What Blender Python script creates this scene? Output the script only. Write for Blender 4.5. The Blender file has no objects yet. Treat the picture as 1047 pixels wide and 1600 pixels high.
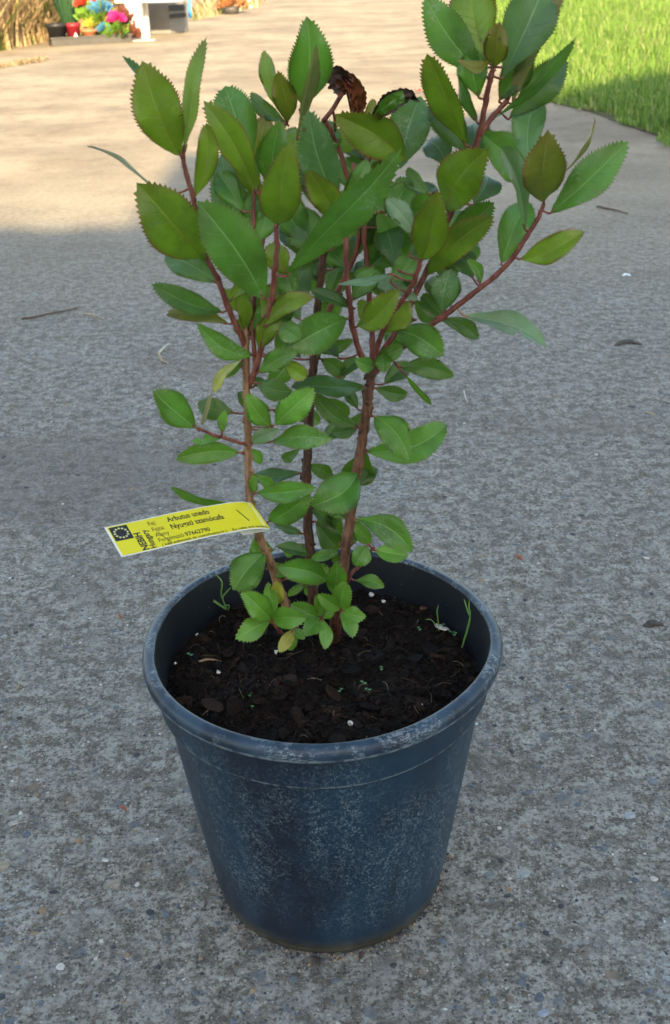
import bpy, math, random
import numpy as np
from mathutils import Vector, Matrix, noise
R = math.radians
random.seed(7); rng = np.random.default_rng(7)
S = bpy.context.scene

# ------------------------------------------------------------------ camera
FPX, CH = 1700.0, 0.7107
TH, RO = R(27.70), R(-1.604)
fwd = Vector((0, math.cos(TH), -math.sin(TH))); up0 = Vector((0, math.sin(TH), math.cos(TH))); rt0 = Vector((1, 0, 0))
RT = math.cos(RO)*rt0 + math.sin(RO)*up0
UP = -math.sin(RO)*rt0 + math.cos(RO)*up0
CAM = Vector((0, 0, CH))
cd = bpy.data.cameras.new('camera'); cam = bpy.data.objects.new('camera', cd); S.collection.objects.link(cam)
cam.matrix_world = Matrix(((RT.x, UP.x, -fwd.x, CAM.x), (RT.y, UP.y, -fwd.y, CAM.y), (RT.z, UP.z, -fwd.z, CAM.z), (0, 0, 0, 1)))
cd.sensor_fit = 'VERTICAL'; cd.sensor_height = 36; cd.lens = 36*FPX/1600
cd.clip_start = .02; cd.clip_end = 400
cd.dof.use_dof = True; cd.dof.focus_distance = .88; cd.dof.aperture_fstop = 18
S.camera = cam

# ------------------------------------------------------------------ light
SUN_E = R(25); SD = Vector((-.11, .994, 0)).normalized()       # ground direction the light travels
W = bpy.data.worlds.new('World'); S.world = W; W.use_nodes = True
nt = W.node_tree; bg = nt.nodes['Background']
sk = nt.nodes.new('ShaderNodeTexSky'); sk.sky_type = 'NISHITA'; sk.sun_disc = False
sk.sun_elevation = SUN_E; sk.sun_rotation = math.atan2(-SD.x, -SD.y); sk.dust_density = 1.2; sk.ozone_density = 1.0
wb = nt.nodes.new('ShaderNodeMix'); wb.data_type = 'RGBA'; wb.blend_type = 'MULTIPLY'; wb.inputs[0].default_value = 1; wb.inputs[7].default_value = (1.13, 1.0, .82, 1)   # camera white balance for open shade
nt.links.new(sk.outputs[0], wb.inputs[6]); nt.links.new(wb.outputs[2], bg.inputs[0]); bg.inputs[1].default_value = .15
sd = bpy.data.lights.new('sun', 'SUN'); sd.energy = 4.8; sd.angle = R(.4); sd.color = (1, .77, .44)
so = bpy.data.objects.new('sun', sd); S.collection.objects.link(so)
ldir = Vector((SD.x*math.cos(SUN_E), SD.y*math.cos(SUN_E), -math.sin(SUN_E)))
so.rotation_euler = ldir.to_track_quat('-Z', 'Y').to_euler(); so.location = (0, -5, 8)
S.view_settings.view_transform = 'Standard'; S.view_settings.look = 'None'; S.view_settings.gamma = 1
S.view_settings.exposure = 1.84

# ------------------------------------------------------------------ helpers
def ray(px, py): return (fwd*FPX + RT*(px-523.5) + UP*(800-py)).normalized()
def U(px, py, y):                       # the point seen at px,py that stands at distance y
    r = ray(px, py); return CAM + r*(y/r.y)
def G(px, py, z=0.0):                   # the point seen at px,py at height z
    r = ray(px, py); return CAM + r*((z-CH)/r.z)
def depth(p): return (p-CAM).dot(fwd)

def link(name, V, F, mats=None, parent=None, smooth=True, uv=None, midx=None, loc=None):
    me = bpy.data.meshes.new(name)
    me.from_pydata([tuple(v) for v in V], [], F); me.update()
    for m in (mats or []): me.materials.append(m)
    if midx is not None: me.polygons.foreach_set('material_index', midx)
    if smooth: me.polygons.foreach_set('use_smooth', [True]*len(me.polygons))
    if uv is not None:
        l = me.uv_layers.new(name='UVMap'); vi = np.empty(len(me.loops), dtype=np.int32); me.loops.foreach_get('vertex_index', vi)
        l.data.foreach_set('uv', np.asarray(uv, dtype=np.float32)[vi].ravel())
    o = bpy.data.objects.new(name, me); S.collection.objects.link(o)
    if loc is not None: o.location = loc
    if parent: o.parent = parent
    return o
def tag(o, label=None, cat=None, group=None, kind=None):
    if label: o['label'] = label
    if cat: o['category'] = cat
    if group: o['group'] = group
    if kind: o['kind'] = kind
    return o
def empty(name, loc, label, cat, group=None):
    o = bpy.data.objects.new(name, None); S.collection.objects.link(o); o.location = loc; o.empty_display_size = .05
    return tag(o, label, cat, group)

class MB:
    def __init__(s): s.V = []; s.F = []; s.M = []; s.UV = []
    def add(s, V, F, m=0, uv=None):
        n = len(s.V); s.V += [Vector(v) for v in V]; s.F += [tuple(i+n for i in f) for f in F]; s.M += [m]*len(F)
        s.UV += list(uv) if uv is not None else [(0, 0)]*len(V)
    def box(s, c, size, rz=0, m=0, taper=1.0, bev=0.0):
        hx, hy, hz = [a/2 for a in size]; V = []
        b = bev
        rings = [(-hz, 1-b/max(hx, .001)), (-hz+b, 1), (hz-b, 1), (hz, 1-b/max(hx, .001))] if b else [(-hz, 1), (hz, 1)]
        for i, (z, k) in enumerate(rings):
            t = 1+(taper-1)*(z+hz)/(2*hz)
            for sx, sy in ((-1, -1), (1, -1), (1, 1), (-1, 1)): V.append((sx*hx*k*t, sy*hy*k*t, z))
        F = [(3, 2, 1, 0)]
        for i in range(len(rings)-1):
            for j in range(4): F.append((i*4+j, i*4+(j+1) % 4, i*4+4+(j+1) % 4, i*4+4+j))
        n = len(V); F.append((n-4, n-3, n-2, n-1))
        M_ = Matrix.Translation(Vector(c)) @ Matrix.Rotation(rz, 4, 'Z')
        s.add([M_ @ Vector(v) for v in V], F, m)
    def tube(s, P, Rr, n=7, m=0, cap=True):
        P = [Vector(p) for p in P]; k = len(P); V = []; uv = []
        t0 = (P[1]-P[0]).normalized(); a = t0.orthogonal().normalized()
        L = 0
        for i, p in enumerate(P):
            t = (P[min(i+1, k-1)]-P[max(i-1, 0)]).normalized(); a = (a-t*a.dot(t)).normalized(); b = t.cross(a)
            if i: L += (P[i]-P[i-1]).length
            r = Rr[i] if hasattr(Rr, '__len__') else Rr
            for j in range(n):
                g = 2*math.pi*j/n; V.append(p+(a*math.cos(g)+b*math.sin(g))*r); uv.append((j/n, L))
        F = [(i*n+j, i*n+(j+1) % n, (i+1)*n+(j+1) % n, (i+1)*n+j) for i in range(k-1) for j in range(n)]
        if cap: F += [tuple(range(n-1, -1, -1)), tuple((k-1)*n+j for j in range(n))]
        s.add(V, F, m, uv)
    def lathe(s, prof, c=(0, 0, 0), n=96, m=0, wob=None, mids=None):
        V = []; uv = []
        for i, (r, z) in enumerate(prof):
            for j in range(n):
                g = 2*math.pi*j/n; rr = r+(wob(g, z) if wob else 0)
                V.append((c[0]+rr*math.cos(g), c[1]+rr*math.sin(g), c[2]+z)); uv.append((j/n, i/len(prof)))
        k = len(prof)
        F = [(i*n+j, i*n+(j+1) % n, (i+1)*n+(j+1) % n, (i+1)*n+j) for i in range(k-1) for j in range(n)]
        s.add(V, F, m, uv)
    def build(s, name, mats, parent=None, smooth=True, uv=False, loc=None):
        V = s.V
        if loc is not None: V = [v-Vector(loc) for v in V]
        return link(name, V, s.F, mats, parent, smooth, s.UV if uv else None, s.M, loc)

def catmull(P, sub=6):
    P = [Vector(p) for p in P]; Q = [P[0]*2-P[1]]+P+[P[-1]*2-P[-2]]; out = []
    for i in range(1, len(Q)-2):
        a, b, c, d = Q[i-1], Q[i], Q[i+1], Q[i+2]
        for k in range(sub):
            t = k/sub; out.append(.5*((2*b)+(c-a)*t+(2*a-5*b+4*c-d)*t*t+(3*b-a-3*c+d)*t**3))
    out.append(P[-1]); return out

# ------------------------------------------------------------------ materials
class N:
    def __init__(s, name):
        s.m = bpy.data.materials.new(name); s.m.use_nodes = True; s.t = s.m.node_tree
        s.b = s.t.nodes['Principled BSDF']; s.out = s.t.nodes['Material Output']
    def n(s, typ, **k):
        x = s.t.nodes.new('ShaderNode'+typ)
        for a, v in k.items(): setattr(x, a, v)
        return x
    def set(s, sock, v):
        if isinstance(v, bpy.types.NodeSocket): s.t.links.new(v, sock)
        elif v is not None:
            if hasattr(sock.default_value, '__len__') and hasattr(v, '__len__') and len(v) == 3 and len(sock.default_value) == 4: v = (*v, 1)
            sock.default_value = v
    def P(s, **k):
        for a, v in k.items(): s.set(s.b.inputs[a.replace('_', ' ')], v)
    def coord(s, which='Object'): return s.n('TexCoord').outputs[which]
    def math(s, op, a, b=None, c=None, clamp=False):
        x = s.n('Math', operation=op, use_clamp=clamp)
        for i, v in enumerate((a, b, c)):
            if v is not None: s.set(x.inputs[i], v)
        return x.outputs[0]
    def noise(s, vec, scale, detail=4, rough=.55, col=False):
        x = s.n('TexNoise'); s.set(x.inputs['Vector'], vec); s.set(x.inputs['Scale'], scale)
        s.set(x.inputs['Detail'], detail); s.set(x.inputs['Roughness'], rough); return x.outputs['Color' if col else 'Fac']
    def vor(s, vec, scale, feature='F1', rnd=1.0):
        x = s.n('TexVoronoi', feature=feature); s.set(x.inputs['Vector'], vec); s.set(x.inputs['Scale'], scale); s.set(x.inputs['Randomness'], rnd); return x
    def ramp(s, fac, lo, hi, a=0.0, b=1.0, smooth=True):
        x = s.n('MapRange', interpolation_type='SMOOTHSTEP' if smooth else 'LINEAR'); s.set(x.inputs[0], fac)
        for i, v in enumerate((lo, hi, a, b)): s.set(x.inputs[i+1], v)
        return x.outputs[0]
    def mix(s, fac, a, b, mode='MIX'):
        x = s.n('Mix', data_type='RGBA', blend_type=mode); s.set(x.inputs[0], fac); s.set(x.inputs[6], a); s.set(x.inputs[7], b); return x.outputs[2]
    def sep(s, v):
        x = s.n('SeparateXYZ'); s.set(x.inputs[0], v); return x.outputs
    def mapping(s, v, scale=(1, 1, 1)):
        x = s.n('Mapping'); s.set(x.inputs[0], v); x.inputs['Scale'].default_value = scale; return x.outputs[0]
    def bump(s, h, strength=.3, dist=.002, normal=None):
        x = s.n('Bump'); s.set(x.inputs['Height'], h); x.inputs['Strength'].default_value = strength; x.inputs['Distance'].default_value = dist
        if normal is not None: s.set(x.inputs['Normal'], normal)
        s.t.links.new(x.outputs[0], s.b.inputs['Normal']); return x.outputs[0]
    def vadd(s, a, b):
        x = s.n('VectorMath', operation='ADD'); s.set(x.inputs[0], a); s.set(x.inputs[1], b); return x.outputs[0]
    def vscale(s, a, k):
        x = s.n('VectorMath', operation='SCALE'); s.set(x.inputs[0], a); s.set(x.inputs['Scale'], k); return x.outputs[0]

def plain(name, col, rough=.6, var=.25, scale=30, bump=.2, spec=.4):
    k = N(name); v = k.coord(); f = k.noise(v, scale, 5)
    c = k.mix(k.ramp(f, .3, .7), tuple(x*(1-var) for x in col), tuple(min(1, x*(1+var)) for x in col))
    k.P(Base_Color=c, Roughness=rough); k.b.inputs['Specular IOR Level'].default_value = spec
    k.bump(f, bump, .002); return k.m

def concrete():
    k = N('concrete'); v = k.coord()
    wob = k.vscale(k.noise(v, 220, 2, col=True), .0035); vv = k.vadd(v, wob)
    big = k.noise(v, 1.6, 5, .6); med = k.noise(v, 11, 5, .65); fine = k.noise(v, 420, 5, .72); fine2 = k.noise(v, 120, 5, .7)
    mid_ = k.noise(v, 190, 5, .68); lump = k.noise(v, 58, 5, .65)
    gv = k.vor(vv, 260); gr_ = k.sep(gv.outputs['Color'])[0]
    c = k.mix(k.ramp(mid_, .38, .58), (.085, .079, .067), (.31, .30, .262))
    c = k.mix(k.math('MULTIPLY', k.ramp(gv.outputs['Distance'], .5, .25), k.ramp(gr_, .35, .75, 0, .55)), c, k.mix(k.sep(gv.outputs['Color'])[1], (.10, .10, .105), (.42, .40, .36)))
    c = k.mix(k.ramp(lump, .40, .54, .75, 0), c, (.085, .074, .060))
    c = k.mix(k.math('MULTIPLY', k.ramp(lump, .50, .66), k.ramp(fine2, .42, .58, 0, .75)), c, (.40, .405, .375))
    c = k.mix(k.ramp(fine, .54, .66, 0, .6), c, (.50, .49, .46))
    c = k.mix(k.ramp(fine, .43, .34, 0, .7), c, (.035, .033, .03))
    c = k.mix(k.ramp(med, .45, .65, 0, .35), c, (.12, .11, .098))
    c = k.mix(k.ramp(k.noise(v, 24, 5, .7), .50, .64, 0, .38), c, (.30, .30, .29))
    h = k.math('ADD', k.math('MULTIPLY', fine, .8), k.math('ADD', k.math('MULTIPLY', mid_, 1.0), k.math('MULTIPLY', lump, 1.2)))
    # aggregate showing through, in three sizes; near the camera the surface is worn more
    for sc, thr, keep, seedcols, amt in ((48, .27, .70, ((.13, .15, .18), (.30, .28, .25), (.20, .15, .11)), .85),
                                         (115, .34, .50, ((.09, .11, .14), (.32, .31, .29), (.19, .14, .11)), .8),
                                         (250, .38, .50, ((.04, .042, .045), (.48, .46, .43), (.18, .13, .10)), .8)):
        vo = k.vor(vv, sc); rc = k.sep(vo.outputs['Color'])
        szv = k.math('MULTIPLY', k.ramp(rc[2], 0, 1, .45, 1.15, False), thr)
        m = k.ramp(k.math('SUBTRACT', szv, vo.outputs['Distance']), -.03, .05)
        m = k.math('MULTIPLY', m, k.math('GREATER_THAN', rc[0], keep))
        m = k.math('MULTIPLY', m, amt)
        pc = k.mix(k.math('GREATER_THAN', rc[1], .55), seedcols[0], k.mix(k.math('GREATER_THAN', rc[1], .8), seedcols[2], seedcols[1]))
        pc = k.mix(.18, pc, c)
        c = k.mix(m, c, pc); h = k.math('ADD', h, k.math('MULTIPLY', m, .25))
    pit = k.vor(vv, 210, 'F1'); pm = k.math('MULTIPLY', k.ramp(pit.outputs['Distance'], .22, .10), k.math('GREATER_THAN', k.sep(pit.outputs['Color'])[0], .72))
    c = k.mix(k.math('MULTIPLY', pm, .85), c, (.03, .028, .026)); h = k.math('SUBTRACT', h, pm)
    pit2 = k.vor(vv, 75, 'F1'); pm2 = k.math('MULTIPLY', k.ramp(pit2.outputs['Distance'], .15, .08), k.math('GREATER_THAN', k.sep(pit2.outputs['Color'])[0], .84))
    c = k.mix(k.math('MULTIPLY', pm2, .85), c, (.045, .04, .035)); h = k.math('SUBTRACT', h, pm2)
    wp = k.vor(vv, 60, 'F1'); wm = k.math('MULTIPLY', k.ramp(wp.outputs['Distance'], .11, .06), k.math('GREATER_THAN', k.sep(wp.outputs['Color'])[1], .88))
    c = k.mix(wm, c, (.62, .61, .57))
    # pale lime bloom in patches and brown dirt
    bl = k.math('MULTIPLY', k.ramp(k.noise(v, 5.5, 3), .56, .7), k.ramp(k.noise(v, 95, 4, .7), .46, .62))
    c = k.mix(k.math('MULTIPLY', bl, .6), c, (.40, .44, .45))
    dirt = k.ramp(k.noise(k.mapping(v, (1, 1.5, 1)), 2.3, 5, .65), .52, .72)
    c = k.mix(k.math('MULTIPLY', dirt, .5), c, (.13, .105, .085))
    # smeared patch of dried mud left of the plant
    sp_ = G(150, 740); xy = k.sep(v); nn = k.math('MULTIPLY', k.math('SUBTRACT', k.noise(v, 6, 5, .65), .5), 1.5)
    dd = k.math('SQRT', k.math('ADD', k.math('POWER', k.math('DIVIDE', k.math('SUBTRACT', xy[0], sp_.x), .26), 2), k.math('POWER', k.math('DIVIDE', k.math('SUBTRACT', xy[1], sp_.y), .20), 2)))
    c = k.mix(k.ramp(k.math('ADD', dd, nn), 1.25, .35, 0, .5), c, k.mix(k.ramp(k.noise(k.mapping(v, (1, 1.6, 1)), 16, 5, .7), .35, .65), (.085, .075, .066), (.165, .15, .135)))
    # sandy dust on the far yard, its warm tint also painting in sunlit ground
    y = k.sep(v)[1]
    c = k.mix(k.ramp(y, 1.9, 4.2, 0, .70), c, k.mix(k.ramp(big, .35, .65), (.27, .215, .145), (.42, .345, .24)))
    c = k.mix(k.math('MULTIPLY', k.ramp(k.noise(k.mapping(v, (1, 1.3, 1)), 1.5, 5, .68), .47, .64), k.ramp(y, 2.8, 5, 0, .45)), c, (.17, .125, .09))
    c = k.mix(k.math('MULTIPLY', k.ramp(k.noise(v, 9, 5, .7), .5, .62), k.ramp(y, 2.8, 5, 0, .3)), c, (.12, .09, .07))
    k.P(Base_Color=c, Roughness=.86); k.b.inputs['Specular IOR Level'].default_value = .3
    k.bump(h, .7, .0024); return k.m

def pot_mat(rim=False):
    k = N('pot_rim_plastic' if rim else 'pot_plastic'); v = k.coord(); z = k.sep(v)[2]
    f = k.noise(v, 45, 4); streak = k.noise(k.mapping(v, (60, 60, 3)), 1.0, 5, .6)
    base = k.mix(k.ramp(f, .35, .65), (.0028, .0098, .025), (.0055, .017, .040))
    wv = k.vadd(v, k.vscale(k.noise(v, 150, 3, col=True), .006))
    cm = k.mapping(wv, (1, 1, .8)); cell = k.vor(cm, 430, 'DISTANCE_TO_EDGE'); cc = k.sep(k.vor(cm, 430).outputs['Color'])[0]
    cr = k.math('MULTIPLY', k.ramp(cell.outputs['Distance'], .05, .20), k.ramp(cc, .25, .8))
    grains = k.ramp(k.noise(v, 520, 3, .7), .52, .62)
    if rim:
        film = k.ramp(k.noise(v, 28, 4, .6), .36, .62)
        base = k.mix(k.math('MULTIPLY', film, .9), base, (.022, .050, .085))
        patch = k.ramp(k.noise(v, 34, 4, .7), .47, .60)
        fl = k.math('MULTIPLY', patch, k.ramp(k.noise(k.mapping(v, (1, 1, 2.2)), 330, 4, .75), .47, .58))
        c = k.mix(k.math('MULTIPLY', fl, .85), base, (.20, .25, .29))
    else:
        patch = k.math('MULTIPLY', k.ramp(k.noise(k.mapping(v, (1, 1, .55)), 15, 4, .6), .34, .62), k.ramp(streak, .32, .62, .25, 1))
        patch = k.math('MULTIPLY', patch, k.math('MULTIPLY', k.ramp(z, .012, .05), k.ramp(z, .205, .165, .6, 1)))
        m = k.math('MULTIPLY', patch, k.math('MAXIMUM', k.math('MULTIPLY', cr, .9), k.math('MULTIPLY', grains, .5)))
        haze = k.math('MULTIPLY', k.ramp(k.noise(k.mapping(v, (1, 1, .5)), 9, 3), .42, .62), .8)
        base = k.mix(haze, base, (.010, .038, .074))
        c = k.mix(k.math('MULTIPLY', m, .8), base, (.15, .21, .25))
        # scratches, the muddy tide line, and foot dirt darkened to paint contact shade
        scr = k.ramp(k.noise(k.mapping(v, (22, 22, 1.2)), 3.0, 2), .70, .74)
        c = k.mix(k.math('MULTIPLY', scr, .6), c, (.01, .015, .022))
        c = k.mix(k.ramp(z, .0105, .0085), c, (.02, .02, .013))
        mud = k.math('MULTIPLY', k.ramp(z, .024, .006), k.ramp(k.noise(v, 40, 5), .3, .7, .4, 1))
        c = k.mix(k.math('MULTIPLY', mud, .75), c, (.085, .082, .065))
        fl = m
    ez = .2016 if not rim else .2325
    ed = k.math('MULTIPLY', k.ramp(k.math('ABSOLUTE', k.math('SUBTRACT', z, ez)), .0017, .0003), k.ramp(k.noise(v, 130, 4, .7), .40, .58, .1, .85))
    c = k.mix(ed, c, (.17, .22, .26))
    k.P(Base_Color=c, Roughness=k.ramp(fl, 0, 1, .42, .75)); k.b.inputs['Specular IOR Level'].default_value = .5
    k.bump(k.math('ADD', fl, k.math('MULTIPLY', f, .6)), .35, .0007); return k.m

def leaf_mat(name, top, under, vein=(.2, .3, .08), red=0.0, midred=0.0, dust=.3, rough=.42, veinamt=.26, mott=.35, transl=.3):
    k = N(name); uv = k.sep(k.coord('UV')); t = uv[0]; a = k.math('ABSOLUTE', k.math('MULTIPLY_ADD', uv[1], 2, -1))
    v = k.coord(); oi = k.n('ObjectInfo').outputs['Random']
    vv = k.vadd(v, k.vscale(k.n('ObjectInfo').outputs['Location'], 7))
    mo = k.noise(vv, 38, 5, .6)
    c = k.mix(k.ramp(mo, .32, .68), tuple(x*(1-mott) for x in top), tuple(x*(1+mott) for x in top))
    c = k.mix(k.ramp(oi, 0, 1, 0, .35), c, tuple(x*y for x, y in zip(top, (1.5, 1.12, .7))))
    c = k.mix(k.math('GREATER_THAN', uv[1], .5), c, tuple(x*1.12 for x in top)) if False else c
    back = k.n('NewGeometry').outputs['Backfacing']
    c = k.mix(back, c, under)
    sv = k.math('FRACT', k.math('SUBTRACT', k.math('MULTIPLY', t, 9.5), k.math('MULTIPLY', a, 1.7)))
    sv = k.ramp(k.math('ABSOLUTE', k.math('SUBTRACT', sv, .5)), .06, .0)
    sv = k.math('MULTIPLY', sv, k.ramp(a, .9, .2))
    fine = k.vor(vv, 700, 'DISTANCE_TO_EDGE'); net = k.ramp(fine.outputs['Distance'], .08, .0)
    c = k.mix(k.math('MULTIPLY', net, veinamt*.35), c, vein)
    c = k.mix(k.math('MULTIPLY', sv, veinamt), c, vein)
    mid = k.ramp(a, .055, .02)
    mc = k.mix(k.math('MULTIPLY', k.ramp(t, .75, .15), midred), tuple(x*1.25 for x in vein), (.22, .04, .03))
    c = k.mix(k.math('MULTIPLY', mid, .6), c, mc)
    if red:
        e = k.math('MULTIPLY', k.ramp(k.math('ADD', a, k.math('MULTIPLY', mo, .12)), .93, 1.05), red)
        c = k.mix(e, c, (.20, .045, .03))
        c = k.mix(k.math('MULTIPLY', k.ramp(t, .7, 1.0), red*.30), c, (.18, .06, .02))
    # dusty lime specks and small brown spots
    d = k.math('MULTIPLY', k.ramp(k.noise(vv, 55, 4, .6), .52, .72), k.ramp(k.noise(vv, 480, 3, .7), .42, .66))
    c = k.mix(k.math('MULTIPLY', d, dust), c, (.42, .46, .40))
    sp = k.vor(vv, 55); spm = k.math('MULTIPLY', k.ramp(sp.outputs['Distance'], .11, .06), k.math('GREATER_THAN', k.sep(sp.outputs['Color'])[0], .80))
    c = k.mix(k.math('MULTIPLY', spm, .8), c, (.06, .03, .015))
    k.P(Base_Color=c, Roughness=k.ramp(d, 0, 1, rough, .75)); k.b.inputs['Specular IOR Level'].default_value = .6
    hb = k.math('ADD', k.math('MULTIPLY', sv, -.5), k.math('ADD', k.math('MULTIPLY', mid, -.9), k.math('MULTIPLY', mo, .8)))
    nb = k.bump(hb, .45, .0012)
    tr = k.n('BsdfTranslucent'); k.set(tr.inputs['Color'], k.mix(.5, c, (.2, .35, .02), 'MIX'))
    ms = k.n('MixShader'); ms.inputs[0].default_value = transl
    k.t.links.new(k.b.outputs[0], ms.inputs[1]); k.t.links.new(tr.outputs[0], ms.inputs[2]); k.t.links.new(ms.outputs[0], k.out.inputs['Surface'])
    return k.m

def stem_mat(name, a, b, scale=1.0):
    k = N(name); v = k.coord(); f = k.noise(k.mapping(v, (300, 300, 45)), 1.0*scale, 5, .65); g = k.noise(v, 60, 4)
    c = k.mix(k.ramp(f, .35, .65), a, b); c = k.mix(k.ramp(g, .5, .7, 0, .5), c, tuple(x*.5 for x in a))
    k.P(Base_Color=c, Roughness=.62); k.bump(f, .7, .0012); return k.m

M = {}
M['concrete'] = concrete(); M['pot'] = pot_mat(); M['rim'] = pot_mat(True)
M['Y'] = leaf_mat('young_leaf', (.110, .215, .008), (.15, .26, .04), (.19, .27, .04), red=.9, midred=.8, dust=.10)
M['O'] = leaf_mat('olive_leaf', (.120, .135, .010), (.15, .17, .05), (.2, .2, .05), red=1, midred=.9, dust=.05)
M['G'] = leaf_mat('green_leaf', (.055, .185, .018), (.14, .26, .08), (.17, .33, .10), red=.25, dust=.35)
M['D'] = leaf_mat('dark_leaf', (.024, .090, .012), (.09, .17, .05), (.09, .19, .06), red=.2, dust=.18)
M['B'] = leaf_mat('dull_leaf', (.062, .165, .055), (.15, .24, .13), (.17, .29, .15), red=.2, dust=.45, mott=.22)
M['L'] = leaf_mat('lime_leaf', (.09, .26, .030), (.18, .33, .09), (.22, .40, .12), red=.2, dust=.22)
M['W'] = leaf_mat('yellowing_leaf', (.30, .33, .05), (.34, .34, .10), (.4, .42, .12), dust=.1)
M['P'] = leaf_mat('pale_leaf', (.16, .17, .06), (.2, .2, .09), (.25, .25, .1), red=.8, dust=.1)
M['S'] = leaf_mat('silvery_leaf', (.13, .25, .15), (.18, .28, .17), (.2, .33, .2), dust=.5)
M['R'] = leaf_mat('withered_leaf', (.15, .030, .016), (.08, .022, .015), (.15, .04, .02), dust=0, transl=.05, rough=.55)
M['K'] = leaf_mat('dead_leaf', (.045, .018, .014), (.04, .02, .015), (.06, .03, .02), dust=0, transl=0, rough=.6)
M['bark'] = stem_mat('brown_bark', (.050, .018, .010), (.18, .085, .045))
M['bark_dark'] = stem_mat('dark_bark', (.028, .010, .006), (.105, .040, .022))
M['twig'] = stem_mat('red_twig', (.120, .028, .022), (.24, .085, .062))
M['twig_tan'] = stem_mat('tan_stem', (.17, .085, .045), (.33, .20, .11))

# ------------------------------------------------------------------ the yard
def grid_plane(name, x0, x1, y0, y1, z, m):
    return link(name, [(x0, y0, z), (x1, y0, z), (x1, y1, z), (x0, y1, z)], [(0, 1, 2, 3)], [m], smooth=False)
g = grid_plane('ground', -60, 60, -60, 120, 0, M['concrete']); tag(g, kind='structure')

def earth():
    k = N('lawn_earth'); v = k.coord(); f = k.noise(v, 60, 6, .7)
    k.P(Base_Color=k.mix(k.ramp(f, .35, .65), (.05, .07, .02), (.16, .15, .07)), Roughness=.95); k.bump(f, .8, .01); return k.m
def lawn_edge(y):
    pts = [(0, 1.60), (3.0, 1.52), (3.7, 1.36), (4.3, 1.27), (5.0, 1.17), (5.45, 1.06), (6.5, 1.02), (9, 1.35), (16, 1.95), (40, 3)]
    for (a, b), (c, d) in zip(pts, pts[1:]):
        if a <= y <= c: return b+(d-b)*(y-a)/(c-a)
    return 3
lv = []; ys = [i*.05 for i in range(0, 800)]
for y in ys:
    e = lawn_edge(y)+.05+.03*noise.noise(Vector((0, y*3, 0)))+.02*noise.noise(Vector((3, y*14, 0)))
    lv += [(e, y, .004), (e+.12, y, .012), (30, y, .016)]
lf = []
for i in range(len(ys)-1):
    a = i*3; lf += [(a, a+1, a+4, a+3), (a+1, a+2, a+5, a+4)]
tag(link('lawn_soil', lv, lf, [earth()], smooth=False), kind='structure')

def blades(name, X, Y, Z, H, Wd, mat, lean=.45, seg=3, curl=.6, az=None):
    n = len(X); az = rng.uniform(0, 2*np.pi, n) if az is None else az
    le = rng.uniform(.1, lean, n)*H; dx, dy = np.cos(az), np.sin(az); sx, sy = -dy, dx
    V = np.zeros((n, 2*seg+1, 3)); 
    for i in range(seg):
        t = i/seg; o = le*t**1.8; w = Wd*(1-.55*t)/2; h = H*(t-.18*curl*t*t)
        for s_, q in ((-1, 0), (1, 1)):
            V[:, 2*i+q, 0] = X+dx*o+sx*w*s_; V[:, 2*i+q, 1] = Y+dy*o+sy*w*s_; V[:, 2*i+q, 2] = Z+h
    V[:, -1, 0] = X+dx*le; V[:, -1, 1] = Y+dy*le; V[:, -1, 2] = Z+H*(1-.18*curl)
    base = (np.arange(n)*(2*seg+1))[:, None]
    q = np.array([[2*i, 2*i+1, 2*i+3, 2*i+2] for i in range(seg-1)]); t3 = np.array([[2*seg-2, 2*seg-1, 2*seg]])
    me = bpy.data.meshes.new(name); nq = len(q)
    loops = np.concatenate([(base[:, :, None]+q[None]).reshape(n, -1), (base[:, :, None]+t3[None]).reshape(n, -1)], 1)
    tot = np.tile(np.array([4]*nq+[3]), n); start = np.concatenate([[0], np.cumsum(tot)[:-1]])
    me.vertices.add(V.shape[0]*V.shape[1]); me.vertices.foreach_set('co', V.ravel())
    me.loops.add(loops.size); me.loops.foreach_set('vertex_index', loops.ravel().astype(np.int32))
    me.polygons.add(len(tot)); me.polygons.foreach_set('loop_start', start.astype(np.int32)); me.polygons.foreach_set('loop_total', tot.astype(np.int32))
    ca = me.color_attributes.new('tone', 'FLOAT_COLOR', 'POINT')
    r = np.repeat(rng.random(n), 2*seg+1); g_ = np.tile(np.array([i/seg for i in range(seg) for _ in (0, 1)]+[1.0]), n)
    ca.data.foreach_set('color', np.stack([r, g_, r*0, r*0+1], 1).astype(np.float32).ravel())
    me.update(); me.validate(); me.materials.append(mat)
    o = bpy.data.objects.new(name, me); S.collection.objects.link(o); return o
def blade_mat(name, a, b, c, dry=.12, transl=.45):
    k = N(name); at = k.n('Attribute', attribute_name='tone'); s_ = k.sep(at.outputs['Vector'])
    col = k.mix(k.ramp(s_[0], 0, 1-dry, 0, 1, False), a, b); col = k.mix(k.math('GREATER_THAN', s_[0], 1-dry), col, c)
    col = k.mix(k.ramp(k.noise(k.coord(), 3.0, 3), .35, .65, 0, .4), col, tuple(x*.75 for x in a))
    k.P(Base_Color=col, Roughness=.55); k.b.inputs['Specular IOR Level'].default_value = .3
    tr = k.n('BsdfTranslucent'); k.set(tr.inputs[0], col); ms = k.n('MixShader'); ms.inputs[0].default_value = transl
    k.t.links.new(k.b.outputs[0], ms.inputs[1]); k.t.links.new(tr.outputs[0], ms.inputs[2]); k.t.links.new(ms.outputs[0], k.out.inputs['Surface']); return k.m
n0 = 150000
gy = 3.0+rng.random(n0)**1.25*15; gx = np.array([lawn_edge(y)+.09*noise.noise(Vector((0, y*2.5, 7)))+.05*noise.noise(Vector((5, y*9, 7))) for y in gy])+rng.random(n0)**1.2*(1.0+gy*.32)+.03
patchy = np.array([noise.noise(Vector((x*2.2, y*2.2, 0))) for x, y in zip(gx[::10], gy[::10])]).repeat(10)
edge = np.clip((gx-np.array([lawn_edge(y) for y in gy]))/.16, .35, 1)
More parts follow.
